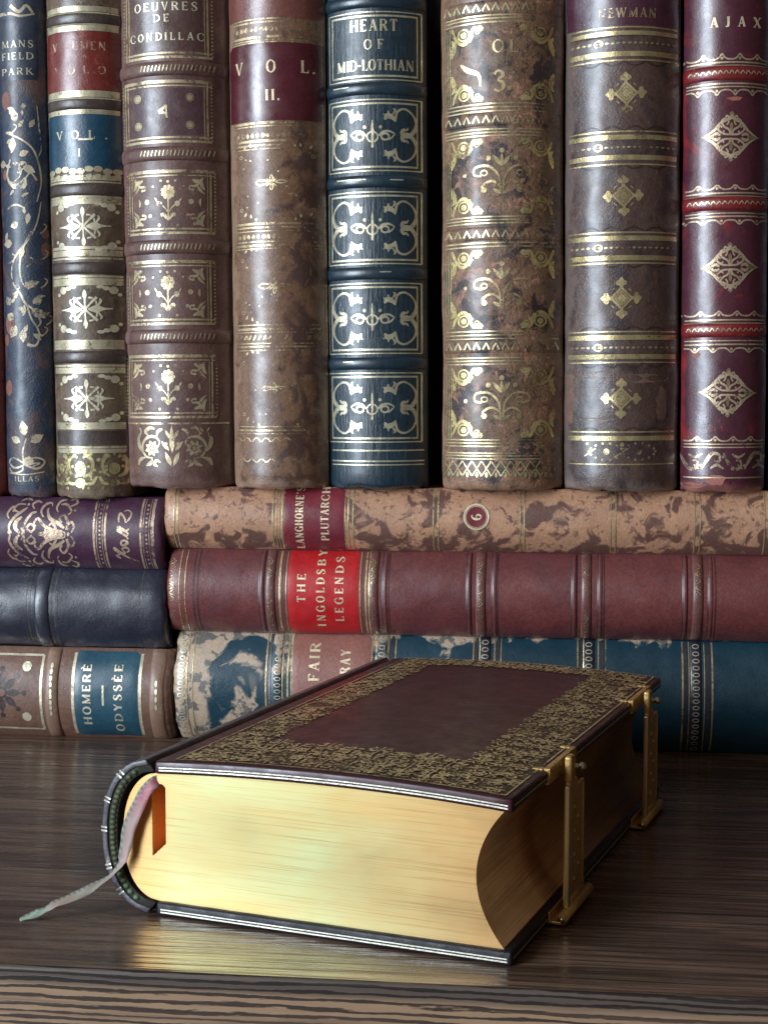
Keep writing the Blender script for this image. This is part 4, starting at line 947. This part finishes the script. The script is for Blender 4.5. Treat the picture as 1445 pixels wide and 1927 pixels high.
# 9 : dark book past the right edge
Book('dark blue black book just showing at the right edge of the upper row', 'stand', 1447, 1600, 918, leather('blue_black_cloth', (.012, .012, .022), (.02, .02, .03), rough=.5), rest=zR, group=GR, seedv=16, Y=.7)

# ------------------------------------------------------------------ the clasped book in front
RB = math.radians(-15.05)
WD, LN, TH, BT = 8.2, 14.2, 3.47, .30
clasped = thing('clasped_book', 'small thick gilt-edged book with two brass clasps and a ribbon, lying flat in front', 'book', (4.86, -18.56, 0), (0, 0, RB))
COVER = leather('aubergine_morocco', (.038, .010, .018), (.050, .013, .022), rough=.33, mott=.5, grain=.05, coat=.12, scuff=(.045, .022, .03), scuff_amt=.70)
BLACKE = leather('black_turn_in', (.009, .009, .012), (.016, .016, .021), rough=.45, grain=.3, coat=0, scuff=(.3, .3, .3), scuff_amt=.74)
EDGEL = gilt('tarnished_silver_line', (.90, .88, .84), wear=.27, metal=.5, rough=.3)
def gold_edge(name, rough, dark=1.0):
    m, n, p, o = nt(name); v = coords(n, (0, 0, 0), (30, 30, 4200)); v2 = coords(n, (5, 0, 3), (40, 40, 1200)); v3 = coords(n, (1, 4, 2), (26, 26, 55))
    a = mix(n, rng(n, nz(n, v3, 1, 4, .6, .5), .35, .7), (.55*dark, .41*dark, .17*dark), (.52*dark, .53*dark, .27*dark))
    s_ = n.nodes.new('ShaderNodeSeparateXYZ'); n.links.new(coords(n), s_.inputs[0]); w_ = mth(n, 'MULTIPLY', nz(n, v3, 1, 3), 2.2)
    e_ = mth(n, 'ADD', s_.outputs[0], w_); a = mix(n, rng(n, e_, -3.2, .9, 0, .8), a, (.66, .35, .14)); a = mix(n, rng(n, e_, -6.6, -7.6, 0, .8), a, (.68, .37, .14))  # window reflection painted into the gilt: pale green middle, orange towards both ends
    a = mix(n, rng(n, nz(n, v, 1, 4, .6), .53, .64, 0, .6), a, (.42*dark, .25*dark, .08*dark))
    n.links.new(a, p.inputs['Base Color']); p.inputs['Metallic'].default_value = .92
    n.links.new(rng(n, nz(n, v3, 1.2, 5), .3, .7, rough-.06, rough+.1), p.inputs['Roughness'])
    n.links.new(bump(n, nz(n, v, 1, 4, .7), .12, .003, bump(n, nz(n, v3, 1, 2), .10, .03)), p.inputs['Normal']); return m
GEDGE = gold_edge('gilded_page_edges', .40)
def fore_edge():
    m, n, p, o = nt('gilded_fore_edge'); v = coords(n, (0, 0, 0), (400, 16, 3000)); v3 = coords(n, (1, 4, 2), (30, 14, 60))
    a = mix(n, rng(n, nz(n, v3, 1.2, 4), .4, .62), (.40, .21, .09), (.66, .36, .15)); a = mix(n, rng(n, nz(n, v, 1, 4, .7), .5, .66, 0, .7), a, (.24, .13, .06))
    n.links.new(a, p.inputs['Base Color']); p.inputs['Metallic'].default_value = .75; p.inputs['Roughness'].default_value = .36
    n.links.new(bump(n, nz(n, v, 1, 3), .3, .008), p.inputs['Normal']); return m
FEDGE = fore_edge()
def terra():
    m, n, p, o = nt('bare_orange_page_slot'); v = coords(n, (0, 0, 0), (40, 100, 1500)); n.links.new(mix(n, nz(n, v, 1, 4), (.80, .34, .11), (.62, .24, .07)), p.inputs['Base Color']); p.inputs['Roughness'].default_value = .55; return m
TERRA = terra()
BRASS = None
def brass():
    m, n, p, o = nt('engraved_brass'); v = coords(n, (2, 1, 5))
    a = mix(n, rng(n, nz(n, v, 3, 6, .7), .35, .7), (.66, .43, .16), (.48, .29, .10)); n.links.new(a, p.inputs['Base Color']); p.inputs['Metallic'].default_value = .55
    n.links.new(rng(n, nz(n, v, 6, 5), .3, .7, .32, .52), p.inputs['Roughness'])
    vo = n.nodes.new('ShaderNodeTexVoronoi'); vo.inputs['Scale'].default_value = 7; n.links.new(v, vo.inputs['Vector'])
    n.links.new(bump(n, vo.outputs['Distance'], .5, .03), p.inputs['Normal']); return m
BRASS = brass()
def bow(x, y):       # the boards are very slightly warped
    u = (x+WD/2)/(WD/2); return .13*(1-u*u)-.035*max(0, (x+WD)/WD)**3
def board(name, z0, z1, warp, mat):
    nx, ny = 20, 24; r = .07; vs, fs = [], []
    xs = [-WD+WD*i/nx for i in range(nx+1)]; ys = [LN*j/ny for j in range(ny+1)]
    for z, top in ((z0, 0), (z1, 1)):
        for y in ys:
            for x in xs: vs.append((x, y, z+(bow(x, y) if warp else 0)))
    k = (nx+1)*(ny+1)
    for j in range(ny):
        for i in range(nx):
            a = j*(nx+1)+i; fs.append((a, a+nx+1, a+nx+2, a+1)); a += k; fs.append((a, a+1, a+nx+2, a+nx+1))
    for i in range(nx):
        fs.append((i, i+1, k+i+1, k+i)); a = ny*(nx+1)+i; fs.append((a, k+a, k+a+1, a+1))
    for j in range(ny):
        a = j*(nx+1); fs.append((a, k+a, k+a+nx+1, a+nx+1)); a += nx; fs.append((a, a+nx+1, k+a+nx+1, k+a))
    o = link(name, vs, fs, mat, clasped); bevel(o, r, 3); return o
top = board('front_cover', TH-BT, TH, True, COVER)
bot = board('back_cover', 0.0, BT, False, BLACKE)
# edge rules on the boards
def edge_rules(z0, parent, warp):
    vs, fs = [], []
    def strip(p, q, n_, zc, hh, out):
        base = len(vs)
        for i in range(n_+1):
            x = p[0]+(q[0]-p[0])*i/n_; y = p[1]+(q[1]-p[1])*i/n_; bz = bow(x, y) if warp else 0
            vs.append((x+out[0], y+out[1], zc-hh+bz)); vs.append((x+out[0], y+out[1], zc+hh+bz))
        for i in range(n_): a = base+2*i; fs.append((a, a+2, a+3, a+1))
    for zc, hh in ((z0+.09, .016), (z0+.15, .013)):
        strip((-WD+.12, 0), (-.1, 0), 24, zc, hh, (0, -.006)); 
    strip((0, .1), (0, LN-.1), 24, z0+.15, .012, (.006, 0))
    link('edge_rules', vs, fs, EDGEL, parent)
edge_rules(TH-BT, top, True); edge_rules(0, bot, False)
# spine: a curved leather shell
def arc_pt(a, k):    # a from 0 (foot, bottom board) to 1 (top board); k = thickness offset outwards
    z = .03+(TH-.03)*a; u = 2*a-1; x = -WD-.12-(1.22)*math.sqrt(max(0, 1-abs(u)**2.3))
    return x, z
def shell(name, off0, off1, y0, y1, mat, parent, seg=40, zsq=1.0):
    vs, fs = [], []; pr = []
    for side in (off0, off1):
        row = []
        for i in range(seg+1):
            a = i/seg; x, z = arc_pt(.5+(a-.5)*.998, 0); cx, cz = -WD+.9, TH/2; d = math.hypot(x-cx, (z-cz)); row.append((x+(x-cx)/d*-side if False else x-(x-cx)/d*side*1.0, z-(z-cz)/d*side*zsq))
        pr.append(row)
    ring = pr[0]+pr[1][::-1]; n_ = len(ring)
    ys = [y0+(y1-y0)*j/12 for j in range(13)]
    for y in ys:
        for x, z in ring: vs.append((x, y, z))
    for j in range(12):
        for i in range(n_): a = j*n_+i; b_ = j*n_+(i+1) % n_; fs.append((a, a+n_, b_+n_, b_))
    for i in range(seg):        # end strips
        for j, fl in ((0, 0), (12, 1)):
            q = j*n_; f = (q+i, q+i+1, q+n_-2-i, q+n_-1-i); fs.append(f if not fl else f[::-1])
    o = link(name, vs, fs, mat, parent); bevel(o, .025, 2); return o
SPL = leather('worn_black_spine_leather', (.045, .045, .052), (.085, .085, .095), scuff=(.32, .31, .30), scuff_amt=.60, rough=.35, grain=.6)
spn = shell('spine', -.02, .12, 0.0, LN, SPL, clasped)
# gilt nicks across the head cap
vs, fs = [], []
for a in (.115, .27, .52, .72, .90):
    for da in (-.012, .012):
        x, z = arc_pt(a+da, 0); cx, cz = -WD+.9, TH/2; d = math.hypot(x-cx, z-cz); ux, uz = (x-cx)/d, (z-cz)/d; tx, tz = -uz*.02, ux*.02
        q = len(vs); vs += [(x-ux*.12-tx, -.012, z-uz*.12-tz), (x-ux*.12+tx, -.012, z-uz*.12+tz), (x+ux*.03+tx, -.012, z+uz*.03+tz), (x+ux*.03-tx, -.012, z+uz*.03-tz), (x+ux*.035+tx, .25, z+uz*.035+tz), (x+ux*.035-tx, .25, z+uz*.035-tz)]
        fs += [(q, q+1, q+2, q+3), (q+3, q+2, q+4, q+5)]
link('gilt_nicks', vs, fs, EDGEL, spn)
# headband: a row of sewn beads on a dark band
shell('headband_cloth', .13, .36, .03, .5, leather('headband_black', (.010, .012, .008), (.018, .022, .012), rough=.7, coat=0), clasped, zsq=.8)
def uvs(cx, cy, cz, rx, ry, rz, vs, fs, nu=8, nv_=6, ax=None):
    q = len(vs)
    for j in range(nv_+1):
        ph = math.pi*j/nv_
        for i in range(nu): th = 2*math.pi*i/nu; vs.append((cx+rx*math.sin(ph)*math.cos(th), cy+ry*math.sin(ph)*math.sin(th), cz+rz*math.cos(ph)))
    for j in range(nv_):
        for i in range(nu): a = q+j*nu+i; b_ = q+j*nu+(i+1) % nu; fs.append((a, a+nu, b_+nu, b_))
vs, fs = [], []
for k in range(25):
    a = .05+.9*k/24; x, z = arc_pt(a, 0); cx, cz = -WD+.9, TH/2; d = math.hypot(x-cx, z-cz); r_ = .25
    uvs(x-(x-cx)/d*r_, .03, z-(z-cz)/d*r_*.8, .085, .06, .062, vs, fs)
def hb():
    m, n, p, o = nt('green_headband_silk'); v = coords(n); f = nz(n, v, 4, 3)
    s = n.nodes.new('ShaderNodeSeparateXYZ'); n.links.new(v, s.inputs[0])
    a = mix(n, rng(n, f, .4, .6), (.040, .052, .020), (.075, .085, .038)); a = mix(n, rng(n, s.outputs[2], .35, 1.0, .8, 0), a, (.10, .17, .085))
    n.links.new(a, p.inputs['Base Color']); p.inputs['Roughness'].default_value = .6; return m
link('headband', vs, fs, hb(), clasped)
# text block with gilded edges, hollow fore edge, rounded back and a notch where the ribbon comes out
def text_block():
    z0, z1 = BT, TH-BT; nz_, nx = 130, 110; vs, fs = [], []
    def xl(z): u = (z-z0)/(z1-z0)*2-1; return -WD-.02-.86*math.sqrt(max(0, 1-abs(u)**2.3))
    def xr(z): u = (z-z0)/(z1-z0)*2-1; return -.80+.60*abs(u)**2.0
    def cover_dz(x, u): return bow(x, 0)*max(0, u)
    def dep(x, z):           # head-edge relief: notch for the ribbon
        d = .13
        zb = 1.32+(x+8.32)*.9
        if -8.34 < x < -8.0 and zb < z < 2.92-1.8*max(0, x+8.12)**1.5:
            d += .55*(x+8.34)/.34 if False else .5*max(0, min(1, (x+8.34)/.05))*1.0
        return d
    xs_unit = [i/nx for i in range(nx+1)]
    rows = [z0+(z1-z0)*j/nz_ for j in range(nz_+1)]
    for yend in (0, 1):
        for z in rows:
            a, c_ = xl(z), xr(z); u = (z-z0)/(z1-z0)
            for t_ in xs_unit:
                bpv = max(-8.40, a+.01)
                if t_ < .09: x = a+(bpv-a)*t_/.09
                elif t_ <= .32: x = bpv+(-7.94-bpv)*(t_-.09)/.23
                else: x = -7.94+(c_+7.94)*(t_-.32)/.68
                y = (dep(x, z)+.0006*noise.noise(Vector((x*.4, z*3, 3))) if yend == 0 else LN-.13)
                vs.append((x, y, z+bow(x, 0)*u if True else z))
    k = (nx+1)*(nz_+1)
    for j in range(nz_):
        for i in range(nx): a = j*(nx+1)+i; fs.append((a, a+1, a+nx+2, a+nx+1)); a += k; fs.append((a, a+nx+1, a+nx+2, a+1))
    for j in range(nz_):
        a = j*(nx+1); fs.append((a, a+nx+1, k+a+nx+1, k+a)); a += nx; fs.append((a, k+a, k+a+nx+1, a+nx+1))
    for i in range(nx): fs.append((i, k+i, k+i+1, i+1)); a = nz_*(nx+1)+i; fs.append((a, a+1, k+a+1, k+a))
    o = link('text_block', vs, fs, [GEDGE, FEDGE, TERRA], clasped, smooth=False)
    for q in o.data.polygons:
        if abs(q.normal.x) > .6 and q.center.x > -.02: q.material_index = 1
    for q in o.data.polygons:
        if q.center.x > -.0085 and abs(q.normal.y) < .5: q.material_index = 1; q.use_smooth = True
        if .0021 < q.center.y < .02: q.material_index = 2
    return o
text_block()
# ribbon
def ribbon():
    path = [(-8.02, .45, 2.95, .13), (-8.22, .08, 2.98, .16), (-8.42, -.02, 2.75, .18), (-8.62, -.05, 2.35, .20), (-8.80, -.07, 1.95, .20), (-8.90, -.08, 1.5, .17), (-8.98, -.12, 1.15, .13), (-9.18, -.22, .86, .07), (-9.5, -.5, .62, .12), (-9.8, -.75, .45, .15), (-10.1, -1.0, .34, .14), (-10.3, -1.15, .22, .08), (-10.5, -1.32, .13, .12), (-10.72, -1.5, .05, .05)]
    pts = catmull(path, 6); vs, fs = [], []
    for i, (x, y, z, hw) in enumerate(pts):
        a = Vector(pts[max(0, i-1)][:3]); c_ = Vector(pts[min(len(pts)-1, i+1)][:3]); d = (c_-a).normalized()
        f_ = i/len(pts); ref = Vector((.0, -1, .15)) if f_ < .45 else Vector((-.25, -.85, .6+.5*math.sin(i*.35)))
        sd_ = d.cross(ref).normalized(); n_ = sd_.cross(d).normalized()
        for s_ in (-1, -.45, .1, .6, 1):
            q = Vector((x, y, z))+sd_*hw*.82*s_+n_*(.010*math.sin(i*.9+s_*3)+.02*s_*s_); q.z = max(q.z, .025); vs.append(tuple(q))
    for i in range(len(pts)-1):
        for s_ in range(4): a = i*5+s_; fs.append((a, a+1, a+6, a+5))
    m, n, p, o = nt('faded_ribbon_silk'); v = coords(n, (0, 0, 0)); f = nz(n, v, 1.1, 5, .6)
    st = coords(n, (0, 0, 0), (700, 100, 2600)); a = mix(n, rng(n, f, .42, .62), (.34, .21, .19), (.28, .23, .17))
    s = n.nodes.new('ShaderNodeSeparateXYZ'); n.links.new(v, s.inputs[0])
    a = mix(n, rng(n, s.outputs[0], -10.15, -10.35), a, (.27, .36, .27)); a = mix(n, rng(n, s.outputs[2], 2.1, 2.6), a, (.36, .10, .13))
    a = mix(n, rng(n, nz(n, st, .8, 2), .52, .6, 0, .6), a, (.22, .26, .24)); n.links.new(a, p.inputs['Base Color']); p.inputs['Roughness'].default_value = .55; p.inputs['Sheen Weight'].default_value = .3
    m2, n2, p2, o2 = nt('ribbon_selvedge'); tw = n2.nodes.new('ShaderNodeTexWave'); tw.bands_direction = 'DIAGONAL'; tw.inputs['Scale'].default_value = 3.2; n2.links.new(coords(n2), tw.inputs['Vector'])
    n2.links.new(mix(n2, rng(n2, tw.outputs['Fac'], .4, .6), (.12, .15, .13), (.26, .23, .20)), p2.inputs['Base Color']); p2.inputs['Roughness'].default_value = .7
    ob = link('ribbon', vs, fs, [m, m2], clasped)
    for f_ in ob.data.polygons:
        if f_.index % 4 == 3: f_.material_index = 1
    sol = ob.modifiers.new('thickness', 'SOLIDIFY'); sol.thickness = .010*S
ribbon()
# gilt border on the front cover
def csurf(x, y, off): return (x, y, TH+bow(x, y)+off)
X0, X1, Y0, Y1 = -7.72, -.18, .12, LN-.15        # outer limits of the border
IX0, IX1, IY0, IY1 = -6.55, -1.72, 2.35, 13.05
def border_base():
    m, n, p, o = nt('gold_tooled_lace'); v = coords(n, (3, 1, 2)); vo = n.nodes.new('ShaderNodeTexVoronoi'); vo.feature = 'DISTANCE_TO_EDGE'; vo.inputs['Scale'].default_value = 5.5
    n.links.new(v, vo.inputs['Vector']); f = rng(n, vo.outputs['Distance'], .03, .09, 1, 0); f = mth(n, 'MULTIPLY', f, rng(n, nz(n, v, 6, 4), .38, .55))
    n.links.new(mix(n, f, (.026, .015, .012), (.26, .185, .08)), p.inputs['Base Color']); n.links.new(mth(n, 'MULTIPLY', f, .4), p.inputs['Metallic']); p.inputs['Roughness'].default_value = .4
    n.links.new(bump(n, f, .8, .04, bump(n, nz(n, v, 9, 4), .5, .04)), p.inputs['Normal'])
    return m
D = Draw(csurf, .004)
def strip(xa, xb, ya, yb, wob):
    nx, ny = max(2, int(abs(xb-xa)/.18)), max(2, int(abs(yb-ya)/.18)); q = len(D.v)
    for j in range(ny+1):
        for i in range(nx+1):
            x = xa+(xb-xa)*i/nx; y = ya+(yb-ya)*j/ny; D.v.append(csurf(x, y, .004))
    for j in range(ny):
        for i in range(nx): a = q+j*(nx+1)+i; D.f.append((a, a+1, a+nx+2, a+nx+1))
strip(X0, X1, Y0, IY0, 0); strip(X0, X1, IY1, Y1, 0); strip(X0, IX0, IY0+.001, IY1-.001, 0); strip(IX1, X1, IY0+.001, IY1-.001, 0)
gb = D.make('gilt_border', border_base(), top)
D = Draw(csurf, .03); r2 = random.Random(3)
def curl(x, y, s_, a, fl):
    pts = []
    for k in range(9):
        th = a+fl*k*.62; rr = s_*(1-k*.09); pts.append((x+rr*math.cos(th), y+rr*math.sin(th), s_*(.24+.16*math.sin(k*.4))))
    D.stroke(pts, smooth=False, step=.2)
def tool(px_, py_, ux, uy, depth_, pitch):
    """one lace tool: a stem running inwards with mirrored scrolls, a palmette tip and dots"""
    nx_, ny_ = -uy, ux
    def P(a, c): return (px_+ux*a+nx_*c, py_+uy*a+ny_*c)
    D.stroke([(*P(.0, 0), .05), (*P(depth_*.5, .03), .035), (*P(depth_, 0), .03)], smooth=False, step=.2)
    for sg in (-1, 1):
        for a in (.12, .38, .62, .84):
            A = a*depth_; c = pitch*.26*sg
            x, y = P(A, c); curl(x+r2.uniform(-.05, .05), y+r2.uniform(-.05, .05), pitch*r2.uniform(.12, .24), math.atan2(uy, ux)+sg*r2.uniform(.5, 2), sg)
            x, y = P(A+.1, c*1.5); D.stroke([(x, y, .03), (*P(A+.16, c*.6), .05)], smooth=False)
        x, y = P(depth_*.96, pitch*.2*sg); D.leaf(x, y, .16, .06, math.atan2(uy, ux)+sg*.7)
    x, y = P(depth_+.06, 0); D.dot(x, y, .045, n=7); x, y = P(depth_*.25, 0); D.dot(x, y, .07, n=8)
pit = .62
n_ = int((Y1-Y0)/pit)
for k in range(n_):
    y = Y0+(k+.5)*(Y1-Y0)/n_; dd = (.5 if k % 2 else .0)*.25
    tool(X1-.12, y, -1, 0, (X1-.12-IX1)-dd*.6, pit); tool(X0+.12, y, 1, 0, (IX0-X0-.12)-dd*.6, pit)
n_ = int((IX1-IX0)/pit)+1
for k in range(n_):
    x = IX0+(k+.5)*(IX1-IX0)/n_; dd = (.25 if k % 2 else 0)
    tool(x, Y0+.12, 0, 1, (IY0-Y0-.12)*.5, pit); tool(x+.1, Y0+1.15, 0, 1, (IY0-Y0-1.1)-dd, pit); tool(x, Y1-.08, 0, -1, (Y1-IY1-.1)-dd*.4, pit)
for k in range(1500):
    z = r2.choice('abcd'); x = r2.uniform(X0+.1, X1-.1); y = r2.uniform(Y0+.1, Y1-.1)
    if IX0 < x < IX1 and IY0 < y < IY1: continue
    curl(x, y, r2.uniform(.05, .15), r2.uniform(0, 6.28), r2.choice((-1, 1)))
for a, c, e, f_ in ((X0, Y0, X1, Y0), (X1, Y0, X1, Y1), (X0, Y1, X1, Y1), (X0, Y0, X0, Y1)): D.line(a, c, e, f_, .035)
D.make('gilt_lace_tooling', gilt('lace_gold', (.90, .76, .46), wear=.42, rough=.33, metal=.6), gb)
# clasps
def cyl(vs, fs, p, q, r, n_=14, cap=True):
    p, q = Vector(p), Vector(q); d = (q-p).normalized(); a = d.orthogonal().normalized(); b_ = d.cross(a); k = len(vs)
    for c in (p, q):
        for i in range(n_): th = 2*math.pi*i/n_; vs.append(tuple(c+a*math.cos(th)*r+b_*math.sin(th)*r))
    for i in range(n_): j = (i+1) % n_; fs.append((k+i, k+j, k+n_+j, k+n_+i))
    if cap: fs.append(tuple(k+i for i in range(n_))[::-1]); fs.append(tuple(k+n_+i for i in range(n_)))
def bxs(vs, fs, x0, x1, y0, y1, z0, z1, shear=0):
    q = len(vs); vs += [(x, y+(z*shear), z) for z in (z0, z1) for y in (y0, y1) for x in (x0, x1)]
    fs += [tuple(q+i for i in f) for f in ((0, 2, 3, 1), (4, 5, 7, 6), (0, 1, 5, 4), (2, 6, 7, 3), (0, 4, 6, 2), (1, 3, 7, 5))]
def clasp(y, label):
    e = bpy.data.objects.new('clasp', None); C.objects.link(e); e.parent = clasped; e.location = (0, y*S, 0); e.empty_display_size = .005
    # catch plate that wraps over the fore edge of the front cover
    vs, fs = [], []; bxs(vs, fs, -.10, .035, -.72, 1.55, TH-BT-.05, TH+.012); bxs(vs, fs, -.34, -.095, -.76, -.60, TH-.08, TH+.012); bxs(vs, fs, -.34, -.095, 1.43, 1.59, TH-.08, TH+.012); bxs(vs, fs, .036, .075, -.76, -.62, TH-.24, TH+.028)
    bevel(link('catch_plate', vs, fs, BRASS, e, smooth=False), .02, 2)
    vs, fs = [], []; cyl(vs, fs, (.03, .62, TH-.20), (.40, .62, TH-.20), .06); uvs(.42, .62, TH-.20, .095, .095, .095, vs, fs, 14, 10)
    link('catch_pin', vs, fs, PIN, e)
    # strap
    vs, fs = [], []; bxs(vs, fs, .20, .30, .02, 1.28, .42, TH-.62, .0); bevel(link('strap', vs, fs, BRASS, e, smooth=False), .03, 3)
    vs, fs = [], []; bxs(vs, fs, .19, .33, -.10, .045, .10, TH-.50); bevel(link('strap_rim', vs, fs, RIM, e, smooth=False), .04, 3)
    vs, fs = [], []; bxs(vs, fs, .18, .33, -.02, .62, TH-.62, TH-.42); bxs(vs, fs, .17, .34, .0, .36, TH-.46, TH+.14)
    bevel(link('strap_hook', vs, fs, BRASS, e, smooth=False), .06, 3)
    vs, fs = [], []
    for k in range(7): cyl(vs, fs, (.28, .65+(.16 if k % 2 else -.16), .75+k*.27), (.325, .65+(.16 if k % 2 else -.16), .75+k*.27), .06, 10)
    for yy in (.14, 1.16): bxs(vs, fs, .28, .318, yy, yy+.045, .50, TH-.68)
    link('engraved_studs', vs, fs, RIM, e, smooth=False)
    # lower hinge
    vs, fs = [], []; cyl(vs, fs, (.30, -.58, .16), (.30, 1.75, .16), .12, 18); bxs(vs, fs, .18, .30, .0, 1.32, .14, .46)
    hg = link('hinge', vs, fs, BRASS, e); vs, fs = [], []; cyl(vs, fs, (.30, -.61, .16), (.30, -.58, .16), .075, 14); link('hinge_pin', vs, fs, PIN, hg)
    vs, fs = [], []; bxs(vs, fs, -.05, .30, -.62, 1.7, .05, .12); bxs(vs, fs, .004, .05, -.62, 1.7, .05, .30); bevel(link('hinge_plate', vs, fs, BRASS, e, smooth=False), .02, 2)
def simple_metal(name, col, r):
    m, n, p, o = nt(name); v = coords(n); n.links.new(mix(n, nz(n, v, 4, 4), col, tuple(q*.75 for q in col)), p.inputs['Base Color']); p.inputs['Metallic'].default_value = 1; p.inputs['Roughness'].default_value = r; return m
PIN = simple_metal('polished_pin', (.72, .64, .50), .22); RIM = simple_metal('bright_brass_rim', (.88, .72, .42), .34)
clasp(3.22, ''); clasp(11.1, '')
bpy.context.view_layer.update()
